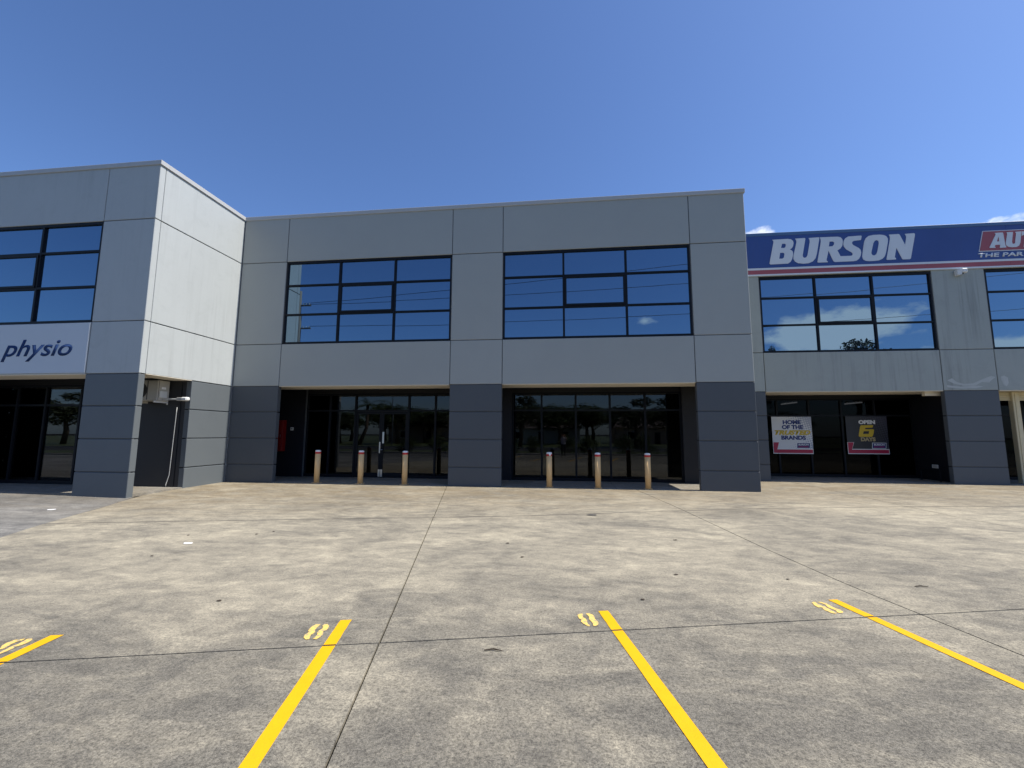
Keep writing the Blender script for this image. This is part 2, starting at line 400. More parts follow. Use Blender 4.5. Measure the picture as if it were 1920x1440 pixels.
def joint_filler(h, x0, x1, w_):
    bm = bmesh.new(); prev = None; n = 60
    for i in range(n+1):
        x = x0+(x1-x0)*i/n; y = h(x); ww = w_*random.uniform(.5, 1.3)/2
        a = bm.verts.new((x, y-ww, gz(x, y)+.0015)); b = bm.verts.new((x, y+ww, gz(x, y)+.0015))
        if prev: bm.faces.new((prev[0], prev[1], b, a))
        prev = (a, b)
    m_ = MB(); m_.bm.free(); m_.bm = bm; return m_.build('joint_filler', 'joint_dark', carpark)
joint_filler(HF, -9.5, 18., .045)
# painted bay lines, each broken where it crosses the slab joint
def strip(pa, pb, width_dir, w, name, mat):
    n = 8; bm = bmesh.new(); prev = None; wv = Vector((*width_dir, 0)).normalized()*w/2
    for i in range(n+1):
        p = Vector(pa).lerp(Vector(pb), i/n)
        a = bm.verts.new((p.x-wv.x+random.uniform(-.002, .002), p.y-wv.y, .004)); b = bm.verts.new((p.x+wv.x+random.uniform(-.002, .002), p.y+wv.y, .004))
        if prev: bm.faces.new((prev[0], prev[1], b, a))
        prev = (a, b)
    m_ = MB(); m_.bm.free(); m_.bm = bm; return m_.build(name, mat, carpark)
lines = [((-.5*(100+115)*-1, 0),)]
def P2(u, v): p = onZ(u, v); return Vector((p.x, p.y))
ylines = [(P2(107.5, 1191.5), P2(0, 1242)), (P2(649, 1163), P2(465, 1440)), (P2(1131, 1146), P2(1345.5, 1440)), (P2(1561, 1125), P2(1920, 1288))]
for far, near in ylines:
    d = (near-far).normalized(); end = far + d*5.0
    # crossing with the joint HN
    lo, hi = 0., 5.
    for _ in range(40):
        mid = (lo+hi)/2; q = far+d*mid
        if q.y > HN(q.x): lo = mid
        else: hi = mid
    wdir = (1, .245); wdt = .097
    strip((*far, 0), (*(far+d*(lo-.010)), 0), wdir, wdt, 'painted_line', 'line_yellow')
    strip((*(far+d*(lo+.012)), 0), (*end, 0), wdir, wdt, 'painted_line', 'line_yellow')
def ground_poly(pix, name, mat, parent, z=.004, box=None):
    pts = []
    for a, b in pix:
        p = onZ(box[0]+a*box[2], box[1]+b*box[2]); pts.append((p.x, p.y, z))
    bm = bmesh.new(); bm.faces.new([bm.verts.new(p) for p in pts])
    m_ = MB(); m_.bm.free(); m_.bm = bm; return m_.build(name, mat, parent)
Z13 = .0729167
marks = [((550, 1140, Z13), [(262, 765), (300, 700), (370, 660), (395, 625), (385, 590), (440, 520), (500, 470), (580, 435), (700, 425), (650, 475), (600, 520), (560, 570), (560, 620), (520, 660), (450, 700), (430, 760), (400, 815), (310, 820)]),
         ((550, 1140, Z13), [(495, 800), (560, 760), (620, 690), (615, 640), (670, 585), (740, 550), (765, 505), (745, 465), (800, 425), (880, 425), (918, 470), (890, 540), (830, 590), (765, 610), (770, 660), (730, 720), (650, 780), (580, 815)]),
         ((1060, 1125, Z13), [(310, 400), (350, 372), (440, 360), (455, 400), (450, 450), (520, 490), (560, 545), (565, 610), (630, 660), (620, 690), (560, 670), (480, 630), (430, 590), (400, 560), (420, 520), (350, 480)]),
         ((1060, 1125, Z13), [(520, 350), (610, 355), (690, 380), (745, 430), (755, 490), (800, 530), (850, 590), (845, 640), (770, 685), (720, 675), (705, 610), (670, 560), (610, 500), (612, 440), (560, 395)]),
         ((1500, 1100, Z13), [(305, 420), (350, 398), (400, 405), (450, 450), (560, 500), (650, 530), (740, 580), (850, 645), (950, 680), (920, 705), (820, 690), (700, 640), (610, 600), (570, 545), (480, 545), (370, 490)]),
         ((1500, 1100, Z13), [(440, 400), (560, 405), (660, 435), (760, 480), (840, 530), (930, 570), (1030, 600), (1110, 650), (1100, 680), (1030, 695), (960, 670), (920, 620), (820, 580), (720, 540), (660, 480), (560, 435)]),
         ((0, 1165, Z13), [(15, 690), (60, 630), (200, 550), (380, 490), (660, 455), (560, 505), (400, 545), (280, 600), (180, 670), (60, 720), (-120, 770), (-200, 800), (-180, 760)]),
         ((0, 1165, Z13), [(-160, 860), (0, 800), (120, 750), (300, 650), (450, 600), (590, 530), (700, 465), (800, 450), (835, 465), (800, 510), (700, 560), (560, 620), (400, 665), (330, 710), (150, 790), (0, 850), (-130, 900)])]
for bx_, pg in marks: ground_poly(pg, 'painted_mark', 'mark_yellow', carpark, .004, bx_)

# ------------------------------------------------------------------ buildings
def panel(parent, x0, x1, y0, y1, z0, z1, mat, bev=.010): return MB().box(x0, x1, y0, y1, z0, z1, bev).build('wall_panel', mat, parent)

def window(parent, xa, xb, yF, za=J2, zb=J1, cols=3, awning=True):
    """aluminium frame set near flush with the panels, 3 x 3 lights, an awning sash in the middle"""
    fb = MB(); f = .062; y0, y1 = yF+.022, yF+.13
    xa += .004; xb -= .004; za += .004; zb -= .004
    fb.box(xa, xb, y0, y1, za, za+f); fb.box(xa, xb, y0, y1, zb-f*1.15, zb)
    fb.box(xa, xa+f, y0+.001, y1, za+f, zb-f*1.15); fb.box(xb-f, xb, y0+.001, y1, za+f, zb-f*1.15)
    rows = [za, 5.815, 6.875, zb]
    xs = [xa+(xb-xa)*k/cols for k in range(cols+1)]
    for x in xs[1:-1]: fb.box(x-.033, x+.033, y0+.002, y1, za+f, zb-f*1.15)
    for z in rows[1:-1]:
        for k in range(cols): fb.box(xs[k]+.033, xs[k+1]-.033, y0+.004, y1, z-.030, z+.030)
    fr = fb.build('window', 'frame_black', parent)
    for i in range(cols):
        for j in range(3):
            a, b = xs[i], xs[i+1]; c, d = rows[j], rows[j+1]
            mid = awning and cols == 3 and i == 1 and j == 1
            if mid:
                s = MB(); m_ = .033; e = .062
                s.box(a+m_, b-m_, y0-.02, y1-.03, c+.03, c+.03+e); s.box(a+m_, b-m_, y0-.02, y1-.03, d-.03-e, d-.03)
                s.box(a+m_, a+m_+e, y0-.019, y1-.03, c+.03+e, d-.03-e); s.box(b-m_-e, b-m_, y0-.019, y1-.03, c+.03+e, d-.03-e)
                s.build('sash', 'frame_black', fr)
            g = MB(); yy = yF+.075 - (.03 if mid else 0); bm = g.bm
            t1, t2 = random.uniform(-.0022, .0022), random.uniform(-.0018, .0018)
            g.box(a+.01, b-.01, yy, yy+.008, c+.01, d-.01)
            for v in bm.verts: v.co.y += (v.co.x-(a+b)/2)*t1 + (v.co.z-(c+d)/2)*t2
            g.build('pane', 'glass_reflective', fr)
    return fr

def column(parent, xa, xb, yF, up, lowm, z0=-.12, top=True):
    zs = [z0, J6, J5, J4, J3]
    for k in range(4): panel(parent, xa+G, xb-G, yF, yF+TH, zs[k]+(G*1.25 if k else 0), zs[k+1]-G*1.25, lowm)
    for a, b in ((J3, J2), (J2, J1)) + (((J1, CB),) if top else ()): panel(parent, xa+G, xb-G, yF, yF+TH, a+G, b-(G if b != CB else -.02), up)
def bay(parent, xa, xb, yF, up, top=True, spandrel=True):
    if spandrel: panel(parent, xa+G, xb-G, yF, yF+TH, J3+.0, J2-G, up)
    if top: panel(parent, xa+G, xb-G, yF, yF+TH, J1+G*.6, CB+.02, up)
def sealant(parent, xs, yF, zt=CB):
    y0, y1 = yF+.022, yF+.05
    def one(*a): MB().box(*a).build('joint_sealant', 'sealant', parent)
    for x in xs: one(x-G-.004, x+G+.004, y0, y1, J3+.02, zt)
    for z in (J1, J2):
        for a, b in COLS: one(a+G+.005, b-G-.005, y0+.002, y1, z-G-.004, z+G+.004)
    for z in (J3, J4, J5, J6):
        for a, b in COLS: one(a+.02, b-.02, y0+.002, y1, z-G-.006, z+G+.006)
def capping(parent, x0, x1, y0, y1, mat='capping', z0=CB, z1=CT): return MB().box(x0, x1, y0, y1, z0, z1, .008).build('parapet_capping', mat, parent)

def shop_frame(parent, yG, zt, zh, xs, doors=(), zb=.02, glass='glass_tinted'):
    """aluminium shopfront between first and last of xs: mullions, transom, head and sill; doors = index of the bay that is a double door"""
    s = MB(); d0, d1 = yG-.05, yG+.05; f = .034
    z0 = zb+.10
    s.box(xs[0]-f, xs[-1]+f, d0, d1, zh-.06, zh+.02)
    for k, (a, b) in enumerate(zip(xs, xs[1:])):
        if k not in doors: s.box(a+f, b-f, d0+.002, d1, zb, z0)
        s.box(a+f, b-f, d0+.004, d1-.004, zt-.030, zt+.030)
    for x in xs: s.box(x-f, x+f, d0-.006, d1+.006, zb, zh-.061)
    fr = s.build('shopfront_frame', 'frame_black', parent)
    for k, (a, b) in enumerate(zip(xs, xs[1:])):
        for c, d in ((z0, zt),)*(k not in doors) + ((zt, zh-.04),):
            g = MB().box(a+.01, b-.01, yG-.004, yG+.006, c+.005, d-.005); t1, t2 = random.uniform(-.0016, .0016), random.uniform(-.0012, .0012)
            for v in g.bm.verts: v.co.y += (v.co.x-(a+b)/2)*t1+(v.co.z-(c+d)/2)*t2
            g.build('pane', glass, fr)
        if k in doors:
            mid = (a+b)/2
            for sgn, (p, q) in ((1, (a+f+.006, mid-.004)), (-1, (mid+.004, b-f-.006))):
                l = MB(); st = .085; y0, y1 = yG-.028, yG+.02; zt2 = zt-.036
                l.box(p, q, y0, y1, zb+.012, zb+.17); l.box(p, q, y0, y1, zt2-.10, zt2)
                l.box(p, p+st, y0+.001, y1, zb+.17, zt2-.10); l.box(q-st, q, y0+.001, y1, zb+.17, zt2-.10)
                dl = l.build('door', 'frame_black', parent)
                MB().box(p+st-.01, q-st+.01, yG-.006, yG+.004, zb+.16, zt2-.09).build('pane', 'glass_tinted', dl)
                hx = q-.045 if sgn > 0 else p+.045
                if sgn > 0:
                    MB().box(hx-.024, hx+.024, y0-.010, y0-.001, .93, 1.35, .003).build('lock_plate', 'steel', dl)
                    MB().tube([(hx, y0-.008, 1.06), (hx, y0-.06, 1.06), (hx+.14, y0-.06, 1.06)], .010, 8).build('lever_handle', 'steel', dl)
                else:
                    MB().box(hx-.005, hx+.065, y0-.012, y0-.001, 1.30, 1.73, .003).build('push_plate', 'steel', dl)
                MB().box(hx-.04, hx+.04, y0-.009, y0-.001, zb+.03, zb+.30, .003).build('kick_plate', 'steel', dl)
    return fr

def shell(parent, xa, xb, yF, yB, yG, zc=3.42, wallmat='interior'):
    """the building volume behind the panels: porch ceiling, upper floor, roof, rear and party walls, ground floor slab"""
    MB().box(xa+.02, xb-.02, yG+.10, yB, 3.45, 4.0).build('upper_floor', wallmat, parent)
    MB().box(xa+.02, xb-.02, yF+.30, yB, 8.9, 9.1).build('roof', 'capping', parent)
    MB().box(xa+.02, xb-.02, yB, yB+.2, 0, CB).build('rear_wall', wallmat, parent)
    MB().box(xa+.02, xb-.02, yG+.06, yB, -.05, .018).build('interior_floor', wallmat, parent)

# --- centre building
cb = thing('commercial_building', 'middle two storey grey building with two upper windows and cream bollards in front', 'building', ((X0+X5)/2, YC, 0))
COLS = [(X0, X1), (X2, X3), (X4, X5)]
for a, b in COLS: column(cb, a, b, YC, 'paint_upper', 'paint_lower')
for a, b in ((X1, X2), (X3, X4)): bay(cb, a, b, YC, 'paint_upper'); window(cb, a, b, YC)
sealant(cb, (X1, X2, X3, X4), YC)
capping(cb, X0+.0, X5+.035, YC-.03, YC+.24)
capping(cb, X5-.205, X5+.035, YC+.241, YR-.002)
YG = 15.90
shell(cb, X0, X5, YC, 31, YG)
def soffit(parent, xa, xb, yF, depth, mat='soffit_cream'): return MB().box(xa, xb, yF+.012, yF+depth, J3+.004, J3+.30).build('soffit_beam', mat, parent)
MB().box(X0+.02, X5-.19, YC+TH+.002, YC+1.2, J3+.003, J3+.4).build('soffit_beam', 'soffit_cream', cb)
MB().box(X0+.02, X5-.19, YC+1.2, YG+.09, 3.44, 3.6).build('porch_ceiling', 'ceiling_dark', cb)
# light-coloured underside of the spandrel panels
for a, b in ((X1, X2), (X3, X4)): MB().box(a+.02, b-.02, YC+.010, YC+TH-.004, J3-.014, J3-.001).build('lintel_strip', 'soffit_cream', cb)
# porch floor, one slab per bay with joints
for a, b in ((X0+.02, -6.9), (-6.89, -2.0), (-1.99, 1.62), (1.63, X5-.03)):
    MB().box(a, b, YC+.02, YG+.1, -.05, .012).build('porch_slab', 'porch_concrete', cb)
# porch back walls
MB().box(X0+.03, -9.964, YG-.12, YG+.05, 0, 3.46).build('back_wall', 'wall_dark', cb)
MB().box(-3.70, -1.886, YG-.12, YG+.05, 0, 3.46).build('back_wall', 'wall_dark', cb)
MB().box(4.166, X5-.2, YG-.12, YG+.05, 0, 3.46).build('back_wall', 'wall_charcoal', cb)
MB().box(-9.97, -9.945, YG-.125, YG+.05, .012, 3.45).build('corner_trim', 'paint_lower', cb)
shop_frame(cb, YG, 2.54, 3.19, [-9.93, -8.99, -7.95, -5.82, -4.78, -3.735], doors=(2,))
shop_frame(cb, YG, 2.54, 3.19, [-1.85, -.778, .462, 1.68, 2.91, 4.13])
MB().box(-9.96, -3.70, YG-.05, YG+.05, 3.215, 3.46).build('bulkhead', 'ceiling_dark', cb)
MB().box(-1.88, 4.16, YG-.05, YG+.05, 3.215, 3.46).build('bulkhead', 'ceiling_dark', cb)
# interior seen dimly through the glass
MB().box(1.55, 1.95, 18.2, 18.6, .02, 3.44).build('interior_column', 'interior_light', cb)
MB().box(3.05, 3.25, 17.6, 20.6, .02, 3.44).build('partition', 'interior_light', cb)
MB().box(-2.95, -2.75, 16.05, 30.9, .02, 3.44).build('partition', 'interior', cb)
MB().box(1.96, 3.04, 20.4, 20.5, .02, 2.4).build('inner_door', 'interior', cb)
MB().box(X0+.02, X0+.2, YC+.2, 31, 0, 9).build('party_wall', 'wall_dark', cb)
def side(parent, xF, yF, yE, up, lowm):
    """return wall facing +x: upper panels, side opening to the porch, coursed panels beside it"""
    x0, x1 = xF-TH-.012, xF-.012
    ys = yF+TH+.012; yo = yF+1.72; ye = yE-.004
    for a, b in ((J3, J2), (J2, J1), (J1, CB+.02)): panel(parent, x0, x1, ys, ye, a+G*1.2, b-(G*1.2 if b < CB else 0), up)
    zs = [-.05, J6, J5, J4, J3]
    for k in range(4): panel(parent, x0, x1, yo, ye, zs[k]+(G*1.25 if k else 0), zs[k+1]-G*1.25, lowm)
    def one(*a): MB().box(*a).build('joint_sealant', 'sealant', parent)
    for z in (J1, J2): one(x0+.13, x0+.155, ys+.006, ye-.007, z-G-.005, z+G+.005)
    for z in (J3, J4, J5, J6): one(x0+.13, x0+.155, yo+.002, ye-.007, z-G-.007, z+G+.007)
    one(x0+.12, x0+.15, ys-.014, ys+.004, J3, CB); one(x0+.12, x0+.15, ye-.005, yE+.03, 0, CB)
    MB().box(x0+.01, x1-.004, ys+.01, yo, J3+G*1.2-.012, J3+G*1.2-.001).build('lintel_strip', 'soffit_cream', parent)
side(cb, X5, YC, YR, 'paint_upper', 'paint_lower')
MB().box(X5-.19, X5-.025, YR+.02, 31, 0, CB).build('side_wall', 'paint_upper', cb)

# --- left building
lb = thing('commercial_building', 'left two storey grey building with sunlit side wall and physio sign', 'building', (-16.2, YL, 0))
XLL = -19.25; XLE = -20.95
COLS = [(XM, X0), (XLE, XLL)]
for a, b in COLS: column(lb, a, b, YL, 'paint_upper_weathered', 'paint_lower_weathered')
bay(lb, XLL, XM, YL, 'paint_upper_weathered'); window(lb, XLL, XM, YL)
sealant(lb, (XM, XLL), YL)
capping(lb, XLE, X0+.03, YL-.03, YL+.24)
capping(lb, X0-.205, X0+.03, YL+.241, YC-.032)
side(lb, X0, YL, YC, 'paint_upper_weathered', 'paint_lower_weathered')
MB().box(X0-.19, X0-.03, YC+.002, 28, 0, CB+.02).build('side_wall', 'paint_upper_weathered', lb)
YGL = 12.30
shell(lb, XLE, X0-.2, YL, 28, YGL+.1)
MB().box(XLE, X0-.012-TH-.002, YL+TH+.002, YL+1.0, J3+.003, J3+.4).build('soffit_beam', 'soffit_cream', lb)
MB().box(-12.18, X0-.012-TH-.002, YL+1.001, YGL-.12, J3+.002, J3+.4).build('soffit_beam', 'soffit_cream', lb)
MB().box(XLE, -12.182, YL+1.001, YGL+.19, 3.44, 3.6).build('porch_ceiling', 'ceiling_dark', lb)
MB().box(XLL+.02, XM-.02, YL+.010, YL+TH-.004, J3-.014, J3-.001).build('lintel_strip', 'soffit_cream', lb)
MB().box(XLE, X0-.03, YL+.02, YGL+.2, -.06, .014).build('porch_slab', 'porch_concrete', lb)
MB().box(-14.20, X0-.012-TH-.004, YGL-.14, YGL+.08, 0, 3.46).build('back_wall', 'wall_charcoal', lb)
MB().box(-11.86, -11.835, YGL-.148, YGL-.139, .014, 3.25).build('wall_joint', 'frame_black', lb)
shop_frame(lb, YGL, 2.54, 3.19, [-20.2, -19.0, -17.95, -16.86, -15.55, -14.24])
MB().box(-20.3, -14.2, YGL-.05, YGL+.05, 3.215, 3.46).build('bulkhead', 'ceiling_dark', lb)
MB().box(XLE, XLE+.2, YL+.2, 28, 0, 9).build('party_wall', 'wall_dark', lb)

def scuff(parent, pix, yp):
    pts = [onY(u, v, yp) for u, v in pix]; bm = bmesh.new(); bm.faces.new([bm.verts.new(p) for p in pts]); m_ = MB(); m_.bm.free(); m_.bm = bm
    return m_.build('paint_scuff', 'scuff', parent)
# --- right building
rb = thing('commercial_building', 'right two storey weathered building carrying the long blue fascia sign', 'building', (15, YR, 0))
XR0 = X5+.0; R4 = R3+6.05; R5 = R4+1.75
COLS = [(XR0+.03, R1), (R2, R3), (R4, R5)]
for a, b in COLS: column(rb, a, b, YR, 'paint_right_upper', 'paint_right_lower', top=False)
for a, b in ((R1, R2), (R3, R4)): bay(rb, a, b, YR, 'paint_right_upper', top=False); window(rb, a, b, YR, zb=7.70)
sealant(rb, (R1, R2, R3, R4), YR, zt=J1)
MB().box(XR0+.03, R5, YR+.02, YR+.2, J1-.02, CB-.05).build('parapet_wall', 'paint_right_upper', rb)
capping(rb, XR0+.01, R5, YR-.06, YR+.24, 'capping_blue', 9.335, 9.46)
YGR = 19.10
shell(rb, XR0, R5, YR, 34, YGR)
MB().box(XR0+.05, R5, YR+TH+.002, YR+1.55, J3+.003, J3+.4).build('soffit_beam', 'soffit_cream', rb)
MB().box(XR0+.05, R5, YR+1.552, YGR+.09, 3.44, 3.6).build('porch_ceiling', 'ceiling_dark', rb)
for a, b in ((R1, R2), (R3, R4)): MB().box(a+.02, b-.02, YR+.010, YR+TH-.004, J3-.014, J3-.001).build('lintel_strip', 'soffit_cream', rb)
MB().box(XR0+.03, 11.0, YR+.02, YGR+.1, -.05, .013).build('porch_slab', 'porch_concrete', rb)
MB().box(11.01, R5, YR+.02, YGR+.1, -.05, .013).build('porch_slab', 'porch_concrete', rb)
MB().box(13.90, 14.10, YR+.35, YGR+.1, 0, 3.46).build('porch_side_wall', 'wall_dark', rb)
MB().box(13.13, 13.72, YR+.32, YR+.46, 3.13, J3+.002).build('beam_haunch', 'soffit_cream', rb)
MB().box(XR0+.05, 7.56, YGR-.06, YGR+.05, 0, 3.46).build('back_wall', 'wall_dark', rb)
shop_frame(rb, YGR, 2.48, 3.165, [7.6, 8.8, 10.03, 11.26, 12.5, 13.86], glass='glass_film')
shop_frame(rb, YGR, 2.48, 3.165, [14.14, 15.4, 16.6, 17.8, 19.0, 20.2, 21.3], glass='glass_film')
MB().box(7.57, 21.4, YGR-.05, YGR+.05, 3.19, 3.46).build('bulkhead', 'ceiling_dark', rb)
MB().box(R5-.2, R5, YR+.2, 34, 0, 9).build('side_wall', 'paint_right_upper', rb)
# lit fluorescent tubes inside, seen through the glass
for u0, v0, u1, v1 in ((1465, 758, 1494, 754.5), (1584, 757.5, 1616, 754.5)):
    a = onY(u0, v0, 23.); b = onY(u1, v1, 24.2)
    t_ = thing('tube_light', 'lit fluorescent tube behind the poster on the %s' % ('left' if u0 < 1500 else 'right'), 'tube light', (a+b)/2, 'fluorescent tubes inside the shop')
    MB().tube([a, b], .028, 8).build('tube', 'tube_lit', t_); up_ = Vector((0, 0, .08)); MB().tube([a+up_, b+up_], .05, 4).build('housing', 'white_metal', t_)
    for q in (a, b): MB().box(q.x-.01, q.x+.01, q.y-.01, q.y+.01, q.z+.08, 3.452).build('hanger', 'steel', t_)
Z7 = lambda a, b: (1380+a*.28125, 680+b*.28125)
for pg in ([(1408, 118), (1440, 104), (1470, 128), (1520, 142), (1580, 138), (1640, 112), (1700, 88), (1730, 96), (1700, 118), (1690, 132), (1640, 128), (1600, 150), (1520, 154), (1450, 138)], [(1405, 150), (1500, 160), (1590, 152), (1650, 158), (1600, 170), (1500, 172), (1410, 164)],
           [(1766, 92), (1790, 86), (1812, 100), (1818, 135), (1806, 158), (1788, 150), (1776, 128), (1768, 112)]):
    scuff(rb, [Z7(*q) for q in pg], YR-.0015)
# roller shutter of the next shop: coiled curtain slats and cream guide post
rs = thing('roller_shutter', 'cream roller shutter with guide post at the right edge', 'shutter', (17, YR+.9, 3.0))
for k in range(5): MB().box(R3+.02, R4-.02, YR+.60+.004*(k % 2), YR+.66, 3.27-.062*(k+1), 3.27-.062*k-.006, .008).build('slat', 'roller_cream', rs)
MB().box(16.13, 16.36, YR+.52, YR+.70, .012, 3.27, .012).build('guide_post', 'roller_cream', rs)
MB().box(16.20, 16.225, YR+.505, YR+.53, .012, 3.2).build('guide_lip', 'roller_cream', rs)

# ------------------------------------------------------------------ text helper
def text_mesh(s, shear=0., bold=0.):
    cu = bpy.data.curves.new('t', 'FONT'); cu.body = s; cu.shear = shear; cu.offset = bold; cu.size = 1; cu.resolution_u = 5; cu.fill_mode = 'FRONT' if hasattr(cu, 'fill_mode') else cu.fill_mode
    o = bpy.data.objects.new('t', cu); C.objects.link(o); dg = bpy.context.evaluated_depsgraph_get(); dg.update()
    me = bpy.data.meshes.new_from_object(o.evaluated_get(dg)); bpy.data.objects.remove(o); bpy.data.curves.remove(cu); return me
def lettering(name, s, x0, x1, z0, z1, y, mat, parent, shear=0., bold=0.02, depth=0.):
    me = text_mesh(s, shear, bold); co = [v.co.copy() for v in me.vertices]
    a0, a1 = min(c.x for c in co), max(c.x for c in co); b0, b1 = min(c.y for c in co), max(c.y for c in co)
    for v, c in zip(me.vertices, co): v.co = Vector((x0+(c.x-a0)/(a1-a0)*(x1-x0), y, z0+(c.y-b0)/(b1-b0)*(z1-z0)))
    if depth:
        bm = bmesh.new(); bm.from_mesh(me); r = bmesh.ops.extrude_face_region(bm, geom=bm.faces[:])
        for v in [q for q in r['geom'] if isinstance(q, bmesh.types.BMVert)]: v.co.y -= depth
        bmesh.ops.recalc_face_normals(bm, faces=bm.faces[:]); bm.to_mesh(me); bm.free()
    me.materials.clear(); me.materials.append(MATS[mat]); me.name = name
    return link(name, me, parent)
def round_poly(pts, it=1):
    for _ in range(it):
        q = []
        for i, p in enumerate(pts):
            n = pts[(i+1) % len(pts)]; d = math.hypot(n[0]-p[0], n[1]-p[1]); k = min(.22, 9/max(d, 1e-6)*.5)
            q += [(p[0]+(n[0]-p[0])*k, p[1]+(n[1]-p[1])*k), (p[0]+(n[0]-p[0])*(1-k), p[1]+(n[1]-p[1])*(1-k))]
        pts = q
    return pts
def outline_letter(outer, holes, y, tr, mat, parent, depth=.012, name='letter'):
    """cut letter traced as an outline with holes; filled with a 2D curve"""
    cu = bpy.data.curves.new('o', 'CURVE'); cu.dimensions = '2D'; cu.fill_mode = 'BOTH'; cu.extrude = depth/2
    for pl in [outer]+holes:
        pl = round_poly([tr(*p) for p in pl], 0); s = cu.splines.new('POLY'); s.points.add(len(pl)-1)
        for q, p in zip(s.points, pl): q.co = (p[0], p[1], 0, 1)
        s.use_cyclic_u = True
    o = bpy.data.objects.new('o', cu); C.objects.link(o); dg = bpy.context.evaluated_depsgraph_get(); dg.update()
    me = bpy.data.meshes.new_from_object(o.evaluated_get(dg)); bpy.data.objects.remove(o); bpy.data.curves.remove(cu)
    for v in me.vertices: v.co = Vector((v.co.x, y+v.co.z, v.co.y))
    me.materials.clear(); me.materials.append(MATS[mat]); me.name = name; return link(name, me, parent)

# ------------------------------------------------------------------ blue fascia sign on the right building
YS = YR-.045
fs = thing('fascia_sign', 'long navy fascia sign with white BURSON lettering and red stripe above the windows', 'sign', (14.5, YR, 7.74))
seams = [XR0+.02, 9.006, 12.463, 16.102, 19.6, R5]
for a, b in zip(seams, seams[1:]):
    MB().box(a+.002, b-.002, YS, YR+.015, 8.055, 9.336, .003).build('board', 'sign_blue', fs)
    MB().box(a+.002, b-.002, YS, YR+.015, 7.806, 7.975, .003).build('red_stripe', 'sign_red', fs)
for a, b in ((7.975, 8.054), (7.745, 7.806)): MB().box(XR0+.02, R5, YS-.004, YR+.015, a+.0005, b-.0005, .003).build('white_stripe', 'sign_letter', fs)
def trB(a, b): p = onY(1420+a/6, 420+b/6, YS-.01); return (p.x, p.z)
def trA(a, b): p = onY(1760+a/12, 410+b/12, YS-.012); return (p.x, p.z)
BUR = [
 ([(168,178),(340,168),(378,172),(400,190),(407,215),(401,250),(388,272),(365,287),(386,297),(400,315),(402,345),(392,390),(375,425),(345,445),(150,455),(138,446),(140,430),(182,205),(180,192)], [[(278,222),(312,221),(322,232),(316,260),(302,270),(266,270)], [(256,324),(294,322),(306,335),(300,375),(282,390),(246,391)]]),
 ([(425,165),(530,158),(540,165),(510,350),(513,372),(530,382),(552,374),(565,350),(590,200),(588,180),(578,158),(690,150),(698,158),(668,340),(655,385),(625,420),(580,440),(520,446),(460,440),(425,422),(407,392),(406,360),(440,205),(438,185)], []),
 ([(703,150),(900,143),(935,150),(955,170),(962,200),(955,245),(935,275),(900,297),(935,362),(1055,358),(1072,348),(1073,332),(1060,318),(1000,285),(975,255),(967,225),(972,190),(990,160),(1020,142),(1165,130),(1173,137),(1165,180),(1090,188),(1070,198),(1063,215),(1075,235),(1140,270),(1160,290),(1168,320),(1162,355),(1145,390),(1120,410),(1085,418),(875,427),(860,420),(850,405),(800,300),(778,405),(780,413),(795,425),(790,430),(685,433),(676,427),(680,405),(715,195),(712,175)], [[(812,198),(850,196),(865,208),(862,232),(845,250),(803,254)]]),
 ([(1183,330),(1180,370),(1192,398),(1220,413),(1260,417),(1320,414),(1370,408),(1410,390),(1435,360),(1447,320),(1468,200),(1468,165),(1450,138),(1420,124),(1375,120),(1300,124),(1250,135),(1220,160),(1203,195),(1195,240)], [[(1305,215),(1320,190),(1342,180),(1362,190),(1367,215),(1350,310),(1338,340),(1315,355),(1293,350),(1282,330),(1284,310)]]),
 ([(1478,120),(1590,113),(1600,120),(1662,235),(1675,150),(1672,132),(1658,112),(1760,103),(1772,112),(1771,130),(1727,385),(1718,395),(1640,398),(1630,390),(1563,268),(1545,375),(1560,385),(1558,398),(1465,404),(1453,397),(1455,385),(1492,165),(1490,140)], [])]
for o_, h_ in BUR: outline_letter(o_, h_, YS-.008, trB, 'sign_letter', fs, .014)
pa, pb = onY(1380+1640*.28125, 380+190*.28125, YS), onY(1380+1617*.28125, 380+328*.28125, YS)
def para(x0t, x0b, x1, zt, zb, y, d, name, mat): return MB().prism([(x0b, y, zb), (x1, y, zb), (x1+.2, y, zt), (x0t, y, zt)], (0, d, 0)).build(name, mat, fs)
para(pa.x, pb.x, 20.0, pa.z, pb.z, YS-.012, .011, 'panel_border', 'sign_letter')
para(pa.x+.018, pb.x+.028, 19.96, pa.z-.028, pb.z+.028, YS-.018, .012, 'red_panel', 'sign_red')
AUT = [([(1250,325),(1420,315),(1440,325),(1490,600),(1515,640),(1505,650),(1380,660),(1370,650),(1375,590),(1270,592),(1248,630),(1270,645),(1268,658),(1140,662),(1138,645),(1275,355),(1270,345)], [[(1335,405),(1355,515),(1300,518)]]),
 ([(1515,310),(1660,303),(1640,520),(1650,565),(1680,572),(1710,555),(1735,330),(1712,300),(1850,290),(1828,540),(1800,610),(1740,640),(1640,645),(1560,635),(1510,600),(1500,550),(1535,350),(1530,330)], []),
 ([(1868,292),(2150,278),(2140,370),(2110,355),(2040,358),(2005,630),(1905,640),(1915,560),(1935,362),(1885,378),(1858,388)], [])]
for o_, h_ in AUT: outline_letter(o_, h_, YS-.024, trA, 'sign_letter', fs, .012)
q0, q1 = onY(1760+890/12, 410+888/12, YS), onY(1760+1897/12, 410+760/12, YS)
lettering('letter', 'THE PAR', q0.x, q1.x, 8.145, 8.30, YS-.003, 'sign_letter', fs, .12, .03, .006)

